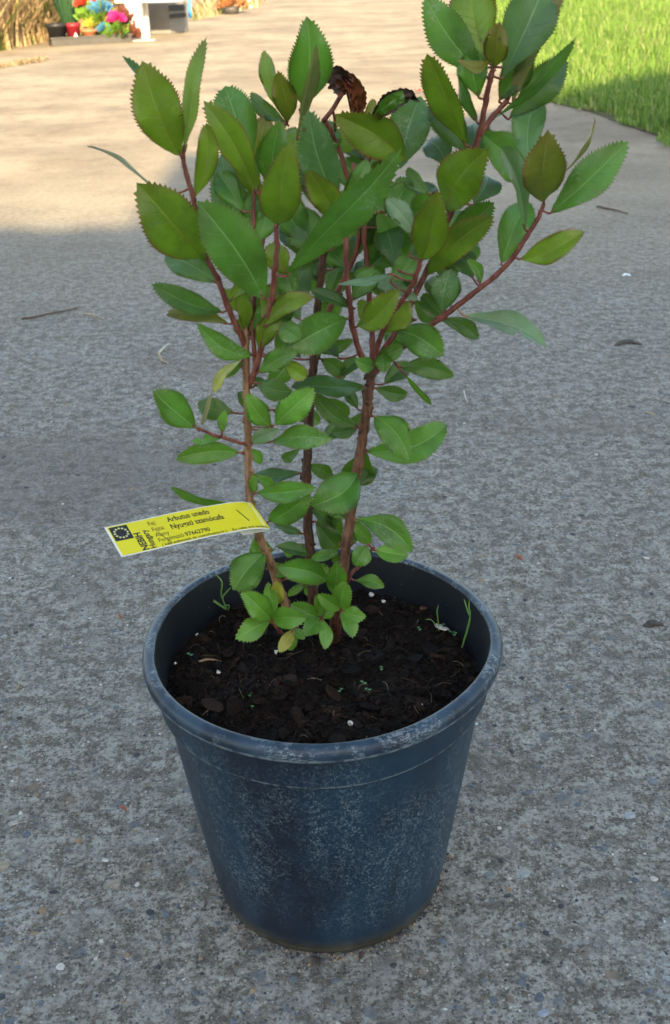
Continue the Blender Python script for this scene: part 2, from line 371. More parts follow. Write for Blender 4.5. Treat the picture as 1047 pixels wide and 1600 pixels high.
gh = (.035+.085*rng.random(n0)**1.5+.055*patchy)*edge*(1+.25*(rng.random(n0) > .97))
keep = rng.random(n0) < np.clip(.35+edge*.75, 0, 1)
gx, gy, gh = gx[keep], gy[keep], gh[keep]
gw = .0035+.004*rng.random(len(gx))+gy*.00035
gr = blades('grass', gx, gy, np.full(len(gx), .008), gh, gw, blade_mat('grass_blades', (.13, .26, .035), (.27, .40, .085), (.45, .44, .20), .12), lean=.9)
tag(gr, 'bright green lawn grass growing beyond the concrete edge', 'grass', kind='stuff')

# ------------------------------------------------------------------ the house behind the photographer that shades the near yard
te = math.tan(SUN_E); HY = -9.0
def roofpt(gx_, gy_):                        # a roof edge point whose shadow ends at gx_, gy_
    L = (gy_-HY)/SD.y; return (gx_-SD.x*L, L*te)
edgepts = [(-1.8, 3.10), (-1.05, 3.12), (-.92, 3.20), (-.78, 3.13), (-.66, 3.17), (-.50, 3.12), (-.44, 3.14), (-.56, 4.34), (-.2, 4.45), (.34, 4.85), (1.0, 5.5), (1.75, 6.15), (2.4, 6.4), (4.5, 6.6)]
out = [roofpt(*p) for p in edgepts]
rw = plain('house_render', (.5, .47, .42), .9, .1, 8); rt_ = plain('roof_tiles', (.25, .10, .06), .8, .3, 25)
house = empty('house', (0, HY, 0), 'rendered house behind the photographer with a low annex on its left', 'house')
def slab(pts, y0, y1, name, m):
    n = len(pts); V = [(x, y0-HY, z) for x, z in pts]+[(x, y1-HY, z) for x, z in pts]
    F = [tuple(range(n)), tuple(range(2*n-1, n-1, -1))]+[(i, n+i, n+(i+1) % n, (i+1) % n) for i in range(n)]
    link(name, V, F, [m], house, smooth=False)
i0 = 7
slab([(-7, 0), (-7, out[0][1])]+out[:i0]+[(out[i0-1][0], 0)], HY-3, HY, 'annex', rw)
slab([(out[i0][0], 0)]+out[i0:]+[(9, out[-1][1]), (9, 0)], HY-6, HY+.001, 'wall', rw)
ob = MB(); ob.box((4, .05, 1.0), (.95, .1, 2.0)); ob.build('door', [plain('door_paint', (.2, .1, .05), .5)], house, False)
ob = MB(); ob.box((6.5, .04, 1.5), (1.2, .08, 1.1)); ob.build('window', [plain('window_glass', (.05, .06, .08), .1)], house, False)

# ------------------------------------------------------------------ the pot
PX, PY, H = -.01354, .69486, .24174
pot = empty('flower_pot', (PX, PY, 0), 'large dark blue-black plastic nursery pot with chalky limescale, standing on the concrete', 'plant pot')
wob = lambda g, z: .0009*math.sin(3*g+1)*z/H + .0006*math.sin(5*g+2)*z/H
prof = [(.0, .006), (.080, .006), (.086, .0), (.0915, .0), (.0950, .0022), (.0962, .006), (.0958, .0085), (.0972, .0105)]
for i in range(1, 25):
    z = .0105+(.1930-.0105)*i/24; prof.append((.0972+(.1224-.0972)*((z-.0105)/.1825)**.92, z))
prof += [(.1228, .1975), (.1231, .2002), (.1268, .2006), (.1278, .2016), (.1279, .204), (.1290, .2275), (.1300, .2292)]
b = MB(); b.lathe(prof, n=160, wob=wob); b.build('wall', [M['pot']], pot)
lip = [(.1296, .2290), (.1356, .2300), (.1368, .2312), (.1372, .2330), (.1372, .2362), (.1362, .2392), (.1340, .2412), (.1305, .24174), (.1290, .2416), (.1280, .2408), (.1274, .2385)]
b = MB(); b.lathe(lip, n=160, wob=wob); b.build('rim', [M['rim']], pot)
inn = [(.1274, .2390), (.1252, .225), (.1222, .205), (.1195, .185), (.1150, .16)]
b = MB(); b.lathe([(r, z) for r, z in inn], n=120, wob=wob)
kin = N('pot_inside'); vi = kin.coord(); fi = kin.vor(vi, 190); 
mm = kin.math('MULTIPLY', kin.ramp(fi.outputs['Distance'], .16, .08), kin.math('GREATER_THAN', kin.sep(fi.outputs['Color'])[0], .86))
kin.P(Base_Color=kin.mix(kin.math('MULTIPLY', mm, .6), kin.mix(kin.ramp(kin.noise(vi, 30), .4, .7), (.003, .006, .011), (.007, .010, .014)), (.2, .2, .18)), Roughness=.5)
b.build('inner_wall', [kin.m], pot)

# soil: rough crumbly surface with bark chips and fibres, one uncountable mass
def soil_z(x, y):
    r = math.hypot(x, y)
    return .2065+.010*noise.noise(Vector((x*16, y*16, 1)))+.006*noise.noise(Vector((x*45, y*45, 2)))+.0035*noise.noise(Vector((x*130, y*130, 3)))-.004*(r/.124)**2+.004*math.exp(-(r/.04)**2)
sb = MB(); nr, na = 60, 160; V = [(0, 0, soil_z(0, 0))]
for i in range(1, nr+1):
    r = .1226*i/nr
    for j in range(na):
        a = 2*math.pi*j/na; x, y = r*math.cos(a), r*math.sin(a); V.append((x, y, soil_z(x, y)))
F = [(0, 1+j, 1+(j+1) % na) for j in range(na)]
for i in range(nr-1):
    for j in range(na): a = 1+i*na; F.append((a+j, a+na+j, a+na+(j+1) % na, a+(j+1) % na))
sb.add(V, F, 0)
def chip(mb, c, size, m, flat=.4):
    q = Matrix.Rotation(random.uniform(0, 6.3), 4, 'Z') @ Matrix.Rotation(random.gauss(0, .5), 4, 'X') @ Matrix.Rotation(random.gauss(0, .5), 4, 'Y')
    k = 7; V = []
    for zz in (-1, 1):
        for j in range(k):
            a = 2*math.pi*j/k; rr = random.uniform(.65, 1.1)
            V.append(Vector(c)+(q @ Vector((math.cos(a)*rr*size[0], math.sin(a)*rr*size[1], zz*size[2]*random.uniform(.5, 1)))))
    mb.add(V, [tuple(range(k-1, -1, -1)), tuple(range(k, 2*k))]+[(j, (j+1) % k, k+(j+1) % k, k+j) for j in range(k)], m)
for i in range(9000):
    r = .1195*math.sqrt(random.random()); a = random.uniform(0, 6.283); x, y = r*math.cos(a), r*math.sin(a)
    s_ = random.choice((.0006, .0008, .0011, .0015, .002, .0028)) if random.random() < .980 else random.uniform(.004, .0095)
    s_ = min(s_, (.1205-r)+.001)
    chip(sb, (x, y, soil_z(x, y)+s_*.25), (s_, s_*random.uniform(.35, .9), s_*random.uniform(.2, .45)), random.choice((1, 1, 1, 1, 1, 2, 2, 2, 2, 3)))
for i in range(260):
    r = .12*math.sqrt(random.random()); a = random.uniform(0, 6.283); x, y = r*math.cos(a), r*math.sin(a); L = random.uniform(.004, .016); g_ = random.uniform(0, 6.28)
    cv_ = random.gauss(0, .16); P_ = [Vector((x+math.cos(g_+k*cv_)*L*k/3, y+math.sin(g_+k*cv_)*L*k/3, soil_z(x, y)+.0022+.0018*math.sin(k*1.1))) for k in range(4)]
    if max(math.hypot(p.x, p.y) for p in P_) > .119: continue
    sb.tube(P_, random.uniform(.00014, .00034), 4, random.choice((4, 4, 3, 3, 2, 5)))
def soilm(n, a, b_, r=.85): 
    k = N(n); f = k.noise(k.coord(), 350, 5, .7); k.P(Base_Color=k.mix(k.ramp(f, .35, .65), a, b_), Roughness=r); k.b.inputs['Specular IOR Level'].default_value = .2; k.bump(f, .8, .002); return k.m
so_ = sb.build('potting_soil', [soilm('peat', (.0015, .001, .0008), (.010, .0065, .0045)), soilm('bark_black', (.0015, .0012, .0012), (.0075, .005, .004), .9), soilm('bark_brown', (.004, .0026, .0018), (.018, .011, .008)),
    soilm('bark_red', (.012, .006, .004), (.032, .017, .011)), soilm('root_fibre', (.03, .018, .010), (.08, .055, .03)), soilm('pale_fibre', (.10, .08, .05), (.2, .17, .11))], smooth=False)
so_.location = (PX, PY, 0); tag(so_, 'black crumbly potting soil with bark chips filling the nursery pot', 'soil', kind='stuff')
def on_soil(px, py):
    p = G(px, py, .2065); d = Vector((p.x-PX, p.y-PY)); d = d*min(1, .1175/max(d.length, 1e-6))
    return Vector((PX+d.x, PY+d.y, soil_z(d.x, d.y)))

# ------------------------------------------------------------------ the shrub
C0 = PY
SOILC = on_soil
stems = {}
def path(name, pts, r0, r1, mat):            # pts: (px, py, dy[cm] from the pot centre)
    stems[name] = dict(pts=[U(x, y, C0+d/100) for x, y, d in pts], px=[(x, y, d) for x, y, d in pts], r0=r0, r1=r1, mat=mat)
def s0(px, py, w=0): p = on_soil(px, py); return (px, py+4, (p.y-C0)*100)
path('A', [s0(468, 992), (450, 955, .6), (432, 905, .6), (420, 872, .2), (405, 835, -.4), (393, 795, -1), (389, 760, -1.2), (388, 720, -1.4), (387, 670, -1.6), (386, 620, -1.8), (385, 560, -2.0), (384, 520, -2.0), (383, 482, -1.8)], .0034, .0021, 'twig_tan')
path('A1', [(385, 545, -2.0), (372, 515, -2.4), (356, 480, -2.8), (340, 435, -3.2), (322, 400, -3.4), (310, 350, -3.5), (303, 313, -3.6), (292, 275, -3.8), (286, 245, -3.9), (290, 225, -4)], .0020, .0012, 'twig')
path('A2', [(388, 605, -1.8), (400, 575, -2.4), (412, 525, -3.2), (424, 470, -4.0), (430, 420, -4.4), (433, 380, -4.6), (431, 350, -4.8)], .0021, .0014, 'twig')
path('A3', [(386, 695, -1.7), (360, 687, -2.4), (335, 680, -2.8), (308, 668, -3.2)], .0013, .0009, 'twig')
path('A4', [(386, 510, -1.9), (404, 430, -.5), (412, 360, .4), (418, 300, 1.2), (425, 230, 1.8), (445, 195, 2.0), (452, 165, 2)], .0019, .0012, 'twig')
path('A5', [(400, 575, -2.4), (395, 500, -2), (400, 420, -1.2), (396, 350, -1), (398, 290, -1), (412, 318, -1.2)], .0015, .001, 'twig')
path('B', [s0(495, 988), (490, 940, 1.8), (486, 895, 2.2), (484, 860, 2.6), (480, 800, 3), (479, 745, 3.2), (482, 690, 3.4), (485, 630, 3.5), (489, 580, 3.5), (490, 540, 3.4), (496, 480, 3.4), (503, 420, 3.2), (512, 350, 3)], .0043, .0022, 'bark_dark')
path('B1', [(490, 555, 3.5), (520, 470, 3.6), (560, 380, 3.8), (548, 300, 3.6), (530, 235, 3.2), (510, 190, 2.8)], .0018, .0015, 'twig')
path('B3', [(512, 350, 3), (508, 300, 2.6), (500, 240, 2), (478, 200, 1.6), (470, 170, 1.4)], .002, .0014, 'twig')
path('C', [s0(521, 1002), (526, 945, .6), (536, 890, 1.0), (543, 840, 1.4), (551, 780, 1.8), (560, 725, 2), (569, 670, 2), (575, 620, 2), (580, 585, 2), (578, 565, 2)], .0043, .0033, 'bark')
path('C1', [(579, 580, 2), (564, 555, 1), (552, 515, 0), (546, 470, -.8), (542, 425, -1.2), (541, 385, -1.4), (545, 330, -1), (550, 285, -.6), (553, 255, -.4)], .0021, .0013, 'twig')
path('C2', [(580, 580, 2), (582, 540, 2.6), (579, 480, 3), (574, 420, 3.2), (570, 370, 3.4), (562, 310, 3.6), (575, 250, 4), (600, 200, 4.5)], .0021, .0013, 'twig')
path('C3', [(580, 580, 2), (590, 540, 1.4), (606, 500, .4), (628, 470, -.4), (645, 445, -1), (655, 415, -1.6), (659, 400, -1.8)], .0021, .0013, 'twig')
path('C4', [(582, 585, 2.1), (620, 550, 2.4), (655, 522, 2), (690, 496, 1.6), (735, 462, 1), (775, 430, .4), (802, 402, 0), (824, 368, -.4), (840, 342, -.6), (850, 318, -.7)], .0023, .0013, 'twig')
path('D', [(585, 570, 2), (625, 505, 2.6), (668, 420, 4.2), (705, 330, 4.2), (735, 250, 2.4), (750, 205, 2), (760, 155, 1.6), (768, 118, 1.3), (771, 104, 1.2)], .0024, .0015, 'twig')
path('D2', [(749, 212, 2), (772, 180, 2.2), (790, 160, 2.4), (798, 140, 2.4)], .0019, .0013, 'twig')
path('E', [s0(528, 960), (543, 908, 1.4), (560, 885, 1.2), (573, 868, 1), (585, 855, .8)], .0016, .0011, 'twig')
path('F2', [s0(526, 998), (532, 970, -.6), (534, 953, -.8)], .0016, .0011, 'twig')
path('F3', [s0(505, 998), (504, 980, -.7), (502, 964, -.9)], .0014, .001, 'twig')
path('F1', [s0(452, 1000), (436, 985, -.6), (424, 969, -.8)], .0014, .001, 'twig')
path('F4', [s0(462, 996), (459, 982, -.8)], .0010, .0008, 'twig')

SB = on_soil(495, 990)
shrub = empty('strawberry_tree_shrub', SB, 'young evergreen shrub with red twigs and saw-toothed green leaves growing in the dark nursery pot', 'shrub')
for name, s in stems.items():
    P_ = catmull(s['pts'], 7); k = len(P_); rr = []
    for i in range(k):
        t = i/(k-1); r = s['r0']+(s['r1']-s['r0'])*t
        r *= 1+.10*noise.noise(Vector((i*.7, s['r0']*9000, 0)))+(.16 if i % 7 == 0 and 0 < i < k-1 else 0); rr.append(r)
        P_[i] = P_[i]+Vector((noise.noise(Vector((i*.5, 3, s['r0']*7000))), noise.noise(Vector((i*.5, 7, 1))), 0))*.0007
    b = MB(); b.tube(P_, rr, 10 if s['r0'] > .003 else 8)
    # bud scars, flakes of bark and fine hairs
    for i in range(2, k-1):
        if s['r0'] > .003 and random.random() < .55:
            a = random.uniform(0, 6.28); n_ = Vector((math.cos(a), math.sin(a), 0)); c = P_[i]+n_*rr[i]*.95
            chip(b, c, (.0016, .0007, .0028), 0)
        for _ in range(7 if s['mat'] == 'twig' else 0):
            a = random.uniform(0, 6.28); n_ = Vector((math.cos(a), math.sin(a)*.8, random.uniform(-.2, .6))).normalized(); c = P_[i].lerp(P_[i-1], random.random())+n_*rr[i]*.9
            b.tube([c, c+n_*random.uniform(.0008, .0019)], [.00012, .00004], 3, 0, False)
    o = b.build('stem' if s['r0'] > .003 else 'branch', [M[s['mat']]], shrub, loc=None)
    o.data.transform(Matrix.Translation(-SB))

SAMP = []
for n_, s in stems.items():
    Q = s['px']
    for (x0, y0, d0), (x1, y1, d1) in zip(Q, Q[1:]):
        for k in range(12):
            t = k/12; SAMP.append((x0+(x1-x0)*t, y0+(y1-y0)*t, d0+(d1-d0)*t))
    SAMP.append(Q[-1])
SA = np.array(SAMP)

def leaf_geo(mb, B, T, wid, roll, bend=0., arch=.06, camber=.22, a_=1.12, b_=.80, teeth=20, twist=0., tipcurl=0., tooth=1.0, bite=0):
    ax = T-B; L = ax.length; t_ = ax.normalized(); view = (CAM-(B+T)/2).normalized()
    side = t_.cross(view).normalized(); nrm = side.cross(t_).normalized()      # nrm faces the viewer
    q = Matrix.Rotation(roll, 3, t_); side = q @ side; nrm = q @ nrm
    cols = (-1, -.72, -.4, -.12, 0, .12, .4, .72, 1); rows = []; K = teeth*2
    ts = [0]
    for i in range(teeth): t0 = .06+.90*i/teeth; ts += [t0+.90/teeth*.72, t0+.90/teeth*.98]
    ts += [1.0]
    ph = random.uniform(0, 6); V = []; UV = []
    for ri, t in enumerate(ts):
        tr_ = random.uniform(.45, 1.35)
        w = wid/2*(math.sin(math.pi*min(.9999, max(t, .0005))**a_))**b_
        w *= 1+.04*math.sin(t*9+ph)
        peak = 0
        if 0 < ri < len(ts)-1: peak = (1 if ri % 2 else -1)
        c = B+ax*t+nrm*(math.sin(math.pi*t)*arch*L)+side*(math.sin(math.pi*t)*bend*L)-nrm*(tipcurl*L*max(0, t-.55)**2*3)
        tw = Matrix.Rotation(twist*(t-.4), 3, t_); s2 = tw @ side; n2 = tw @ nrm
        for cx in cols:
            ww = w; sh = 0
            if abs(cx) == 1 and peak:
                ww = w*(1+.0)+(.0008*tr_ if peak > 0 else -.0006)*tooth*min(1, wid/.02); sh = .0009*tooth if peak > 0 else 0
                ww = max(ww, 0)
            ripple = .035*wid*math.sin(t*13+ph+(2 if cx > 0 else 0))*abs(cx)**2
            V.append(c+s2*(ww*cx)+n2*(camber*abs(cx)*w-.10*w*abs(cx)**3+ripple)+t_*sh); UV.append((t, .5+.5*cx))
    nc = len(cols); F = []
    for i in range(len(ts)-1):
        for j in range(nc-1): F.append((i*nc+j, i*nc+j+1, (i+1)*nc+j+1, (i+1)*nc+j))
    # make the geometric front face the nrm side
    n = (V[F[nc*8][1]]-V[F[nc*8][0]]).cross(V[F[nc*8][2]]-V[F[nc*8][1]])
    if n.dot(nrm) < 0: F = [tuple(reversed(f)) for f in F]
    if bite:
        b0 = int(len(ts)*bite); cut = set()
        for i in range(b0-2, b0+3):
            for j in range(nc-1):
                if j >= nc-1-(3-abs(i-b0)): cut.add(i*(nc-1)+j)
        F = [f for q_, f in enumerate(F) if q_ not in cut]
    mb.add(V, F, 0, UV)

# leaf list: base px, tip px, apparent width px, kind, tip depth cm (minus = nearer), options
LV = '''
282,243,224,98,76,Y,-2
287,240,310,58,27,Y,-1,r=-1
270,238,197,82,26,D,2
252,306,143,220,7,P,-1,r=1
322,408,214,284,92,Y,-3
303,310,323,192,36,Y,0,b=.08
412,466,309,316,86,G,-3
338,442,256,398,46,B,1
347,488,238,443,38,D,-1,b=-.08
358,506,259,492,30,O,0,b=.1
397,556,309,505,34,G,-2,b=-.12
381,561,332,612,15,W,-1,b=.14
333,606,316,665,8,P,0,r=1
307,669,238,611,50,G,-1
367,645,307,630,36,D,1
347,677,352,642,16,L,-1
375,707,274,718,36,G,-1,b=.08
352,682,300,692,16,L,0,r=1
378,788,266,759,13,G,-2,b=-.1,r=-1
425,668,386,618,36,L,-2
430,664,490,608,46,L,-1
424,690,517,684,38,G,-2
391,692,437,671,23,S,-2
471,739,388,745,25,D,1,r=1
401,770,491,763,34,G,-2
396,772,396,742,15,L,-1
420,815,485,772,40,G,-2
401,832,411,872,38,G,1.5
415,863,364,922,54,G,-3
474,834,428,819,16,D,-1,r=1
493,815,530,860,38,D,0
480,790,534,838,30,D,1
490,866,433,852,20,D,-1,r=1
480,875,527,862,18,G,-1
512,908,432,884,42,G,-2,b=.08
452,902,428,880,24,G,0
521,926,526,878,34,G,-2
575,850,555,885,32,G,-1
554,810,646,862,46,G,-1,b=-.12
586,860,638,868,32,L,-1
552,812,578,850,24,G,0
553,907,601,916,22,G,-1
534,953,541,910,34,L,-2
534,953,498,928,26,L,-2
534,953,571,963,28,L,-2
534,953,551,996,26,L,-3
502,966,455,944,32,G,-1
502,966,496,930,22,G,-1
502,966,476,993,30,G,-3
502,966,509,1014,22,L,-3
502,966,522,948,22,L,0
424,969,377,922,38,L,-2
424,969,370,998,36,L,-3
424,969,477,966,36,L,-3
424,969,419,911,24,L,0
431,944,433,910,25,W,-2
459,982,436,1019,21,W,-2
460,983,453,1017,17,L,-1
459,982,476,998,15,L,-2
478,912,449,931,14,G,-1
543,498,452,545,62,G,-3,b=.05
572,605,457,600,34,D,-2,b=-.08
560,667,490,613,30,D,-1,b=-.1
560,668,518,675,24,D,1,r=1
560,738,486,790,62,G,-3,b=-.14
571,703,552,762,56,D,2.5
584,650,640,720,50,G,-3,b=-.12
573,706,701,664,54,G,1,b=.1
618,515,692,556,54,G,-2,b=-.08
625,573,710,588,34,D,-1,b=-.08
630,582,676,632,10,G,0,r=1
585,606,638,618,26,D,1
588,573,556,562,24,G,-2
596,548,600,582,26,G,-2
645,466,686,501,30,D,1
692,487,705,421,50,B,0
686,498,747,528,28,D,1,b=-.08
612,470,640,430,24,D,3
558,510,624,452,44,Y,-3,b=.1
555,482,485,456,22,D,0
612,428,527,447,13,S,-3,r=1
572,440,649,469,25,S,-4,b=-.1
446,432,633,251,52,G,-4,b=-.04
412,510,486,464,32,Y,-2,b=-.1
490,549,552,530,22,D,0
403,583,460,550,32,G,-2
400,598,457,613,36,D,-1
395,605,412,592,16,D,1
472,166,480,27,70,G,-1
464,218,497,70,20,P,-3,r=1
436,172,409,78,28,Y,1
449,192,434,109,38,O,-2
446,192,390,145,26,D,2
398,252,417,178,38,O,1
392,264,350,133,68,G,2
402,302,320,160,50,Y,-2,b=.04
415,316,368,230,32,Y,-3
398,400,345,236,60,B,3
434,352,453,221,64,Y,-4
424,302,436,188,50,G,-1
529,316,482,176,62,B,-2,b=-.05
636,252,523,179,66,Y,-2,b=.06
535,352,480,262,46,Y,-2
626,264,657,152,68,B,2
570,192,585,155,17,O,1
535,332,576,250,36,G,0
500,402,450,322,62,B,1
590,330,597,419,44,D,1
648,452,590,330,52,G,-1
650,372,604,310,32,S,1
672,305,637,262,24,B,2
659,408,682,300,58,Y,-4
700,332,766,228,74,Y,-6
700,362,772,316,44,D,-2
667,430,774,336,50,Y,-3,b=-.05
728,226,667,84,44,Y,-2
731,242,673,155,52,D,1
762,122,664,-8,62,G,1
758,92,732,-38,78,Y,2
771,106,779,38,40,O,-2
768,92,716,92,18,O,-2,b=-.2
785,122,858,-40,82,B,1
800,162,882,-14,36,P,-1,r=-1
765,190,898,56,18,G,-2,r=1
795,186,889,88,56,D,1
780,158,824,62,48,D,0
827,256,838,150,54,B,3
752,206,832,262,72,G,3
820,358,782,228,30,B,-2,r=1
850,316,858,209,66,O,-3
860,333,979,219,58,G,-1,b=.04
884,268,935,186,7,P,1,r=1
783,412,828,312,54,G,2
812,405,911,361,44,Y,-2,b=.08
751,445,730,405,17,G,0,b=.15
725,493,856,532,36,S,-2,b=-.06
740,436,712,395,40,D,3
746,192,716,118,20,D,1
748,152,735,76,48,G,0
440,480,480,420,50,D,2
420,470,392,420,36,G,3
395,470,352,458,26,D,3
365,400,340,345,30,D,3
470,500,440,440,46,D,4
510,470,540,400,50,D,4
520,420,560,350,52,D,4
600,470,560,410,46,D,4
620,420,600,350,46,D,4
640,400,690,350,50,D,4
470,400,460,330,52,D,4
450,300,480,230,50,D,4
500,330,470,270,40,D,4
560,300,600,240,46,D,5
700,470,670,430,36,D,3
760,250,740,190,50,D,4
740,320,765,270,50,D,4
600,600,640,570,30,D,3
470,560,440,520,36,D,3
430,560,455,510,36,G,1
395,520,420,470,30,G,0
360,470,385,440,20,Y,0
570,250,548,205,40,D,3
520,240,560,200,40,Y,2
425,640,460,655,20,G,1
470,700,440,720,18,D,2
536,800,500,830,30,D,3
500,690,530,660,26,D,3
395,740,430,760,20,G,2
560,640,540,610,20,D,2
486,880,515,895,22,G,0
500,905,478,930,20,G,0
545,875,520,880,24,D,2
384,640,374,612,18,D,1
384,700,410,725,18,G,1
590,500,560,470,30,Y,0
650,500,610,490,30,D,2
575,300,530,250,46,G,2
610,350,640,285,46,G,2
545,420,500,370,46,G,2
470,460,500,400,44,G,1
600,520,640,470,36,Y,0
530,560,500,510,34,D,3
450,430,420,380,40,Y,1
380,360,400,300,40,G,2
395,300,380,240,44,G,3
560,350,600,300,44,B,2
700,420,740,370,44,G,3
700,200,690,140,44,D,3
640,330,620,280,44,B,2
490,390,455,360,40,Y,2
420,520,450,480,36,D,2
640,540,600,520,30,G,2
455,560,420,600,34,G,0
520,300,560,330,34,G,1
500,440,470,400,44,D,2
600,330,570,380,44,Y,1
575,420,620,380,44,G,1
535,460,505,500,36,G,1
400,480,365,520,26,Y,0
412,440,380,500,34,G,1
430,500,470,530,34,G,0
645,470,610,500,30,Y,0
700,500,660,460,34,D,2
595,250,570,300,40,Y,2
480,300,450,250,44,D,3
500,560,540,590,28,D,1
420,340,385,300,34,Y,1
680,300,640,340,40,G,2
720,400,690,440,40,D,2
590,560,630,540,26,G,-1
480,380,430,300,56,G,1
520,390,560,300,52,G,2
590,400,640,330,52,G,1
380,330,340,270,44,G,2
440,260,470,200,48,Y,2
490,250,520,190,44,G,2
560,280,610,220,52,G,3
690,390,730,330,50,G,2
650,350,660,280,50,D,4
550,470,590,420,40,G,1
610,440,650,400,40,G,1
460,470,440,420,40,G,1
400,380,420,320,40,G,2
640,240,620,190,44,D,4
384,520,372,452,24,Y,-1
396,525,462,470,34,G,0
404,548,442,484,34,Y,-1
384,490,346,452,26,Y,0
388,560,350,590,18,G,1
500,560,470,505,40,G,1
410,500,440,440,36,Y,1
505,620,545,650,24,D,1
455,640,500,660,24,G,2
480,725,520,745,24,D,1
545,810,510,780,28,G,1
470,800,440,785,20,D,1
555,760,590,730,24,D,2
440,560,480,590,28,Y,0
530,590,560,560,24,D,2
395,650,420,635,16,D,1
480,660,450,640,22,D,2
575,640,540,670,20,D,2
465,850,445,870,18,G,1
530,850,560,830,20,D,1
806,100,836,20,60,D,3
745,100,705,30,60,G,3
700,260,665,215,44,D,4
'''
leaves = []
for ln in LV.strip().split('\n'):
    q = ln.split(','); bx, by, tx, ty, w = map(float, q[:5]); kind = q[5]; dz = float(q[6]); opt = dict(x.split('=') for x in q[7:])
    leaves.append((math.hypot(tx-bx, ty-by)*w, bx, by, tx, ty, w, kind, dz, opt))
order = sorted(range(len(leaves)), key=lambda i: -leaves[i][0]); big = set(order[:94])
rest = MB(); restm = []; RK = sorted(set(l[6] for l in leaves))
def petiole(mb, Pst, B, T, m):
    d = (T-B).normalized(); L = (B-Pst).length
    if L < .0012: Pst = B-d*.003
    mid = (Pst+B)/2-Vector((0, 0, min(.0015, L*.07)))
    mb.tube(catmull([Pst, mid, B, B+d*.004], 4), [.00075+.0001*math.cos(i) for i in range(13)][:len(catmull([Pst, mid, B, B+d*.004], 4))], 6, m)
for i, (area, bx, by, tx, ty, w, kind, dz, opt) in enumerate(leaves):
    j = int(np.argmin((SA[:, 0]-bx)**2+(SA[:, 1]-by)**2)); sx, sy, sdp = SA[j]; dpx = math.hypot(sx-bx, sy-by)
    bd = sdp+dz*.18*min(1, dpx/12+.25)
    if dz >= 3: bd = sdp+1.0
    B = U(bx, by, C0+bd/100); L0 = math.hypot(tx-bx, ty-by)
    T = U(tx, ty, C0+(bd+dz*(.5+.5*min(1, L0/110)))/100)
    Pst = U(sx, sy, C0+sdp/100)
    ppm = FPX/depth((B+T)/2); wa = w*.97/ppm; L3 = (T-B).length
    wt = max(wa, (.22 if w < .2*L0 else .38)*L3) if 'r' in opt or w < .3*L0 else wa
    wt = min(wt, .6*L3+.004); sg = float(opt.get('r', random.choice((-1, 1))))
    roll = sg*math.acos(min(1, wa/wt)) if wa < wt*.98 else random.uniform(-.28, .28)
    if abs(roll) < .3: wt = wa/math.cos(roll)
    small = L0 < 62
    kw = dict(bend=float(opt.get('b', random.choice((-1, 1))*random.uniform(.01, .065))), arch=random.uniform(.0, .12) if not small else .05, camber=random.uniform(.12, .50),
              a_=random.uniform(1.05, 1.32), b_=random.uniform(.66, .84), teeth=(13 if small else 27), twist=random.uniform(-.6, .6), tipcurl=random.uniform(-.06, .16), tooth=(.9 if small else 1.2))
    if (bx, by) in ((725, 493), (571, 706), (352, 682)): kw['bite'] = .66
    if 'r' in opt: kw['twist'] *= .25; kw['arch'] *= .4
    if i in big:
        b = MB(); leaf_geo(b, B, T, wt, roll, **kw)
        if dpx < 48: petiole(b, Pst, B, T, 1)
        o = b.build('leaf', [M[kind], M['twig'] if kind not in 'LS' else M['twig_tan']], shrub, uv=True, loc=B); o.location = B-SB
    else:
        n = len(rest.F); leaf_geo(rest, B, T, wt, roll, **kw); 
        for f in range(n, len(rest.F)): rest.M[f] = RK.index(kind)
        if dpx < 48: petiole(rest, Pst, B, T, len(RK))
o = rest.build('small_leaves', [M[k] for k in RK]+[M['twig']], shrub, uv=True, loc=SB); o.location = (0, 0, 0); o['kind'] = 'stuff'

# the two withered leaves at the top
def crumple(ctrl, widths, cup, name, mats, seed, mi=None):
    P_ = catmull(ctrl, 8); k = len(P_); V = []; UV = []; cols = 11; side0 = None
    for i, p in enumerate(P_):
        t = i/(k-1); d = (P_[min(i+1, k-1)]-P_[max(0, i-1)]).normalized()
        view = (CAM-p).normalized(); s_ = d.cross(view).normalized(); n_ = s_.cross(d)
        wi = t*(len(widths)-1); a = int(min(wi, len(widths)-2)); w = widths[a]+(widths[a+1]-widths[a])*(wi-a)
        for c in range(cols):
            u = -1+2*c/(cols-1); th = u*cup
            off = s_*(math.sin(th)/max(cup, .01)*w)+n_*((1-math.cos(th))/max(cup, .01)*w)
            z = noise.noise(Vector((t*7+seed, u*3, 0)))*.006
            jag = (.0004*(i % 3-1) if abs(u) == 1 else 0)
            V.append(p+off+n_*z+s_*jag); UV.append((t, .5+.5*u))
    F = [(i*cols+c, i*cols+c+1, (i+1)*cols+c+1, (i+1)*cols+c) for i in range(k-1) for c in range(cols-1)]
    midx = [0 if mi is None else mi(int(f/(cols-1))/(k-1), (f % (cols-1))/(cols-2)) for f in range(len(F))]
    o = link(name, [v-SB for v in V], F, mats, shrub, True, UV, midx); return o
Y0 = C0+.028
d1 = crumple([U(544, 139, Y0), U(532, 131, Y0-.006), U(522, 124, Y0-.012), U(510, 130, Y0-.015)], [.004, .008, .010, .007], 1.3, 'leaf', [M['R'], M['K']], 3, lambda t, u: 1 if t > .45 or u > .75 else 0)
d1['label'] = 'withered dark brown curled leaf end at the top of the shrub'
d2 = crumple([U(536, 118, Y0-.002), U(548, 128, Y0-.004), U(558, 146, Y0), U(561, 166, Y0+.002), U(559, 182, Y0+.004)], [.004, .0068, .0078, .006, .002], 1.4, 'leaf', [M['R'], M['K']], 5)
d2['label'] = 'withered red-brown leaf hanging at the top of the shrub'
b = MB(); b.tube(catmull([U(504, 190, Y0+.0), U(519, 172, Y0), U(531, 152, Y0), U(541, 138, Y0)], 5), .0015, 7)
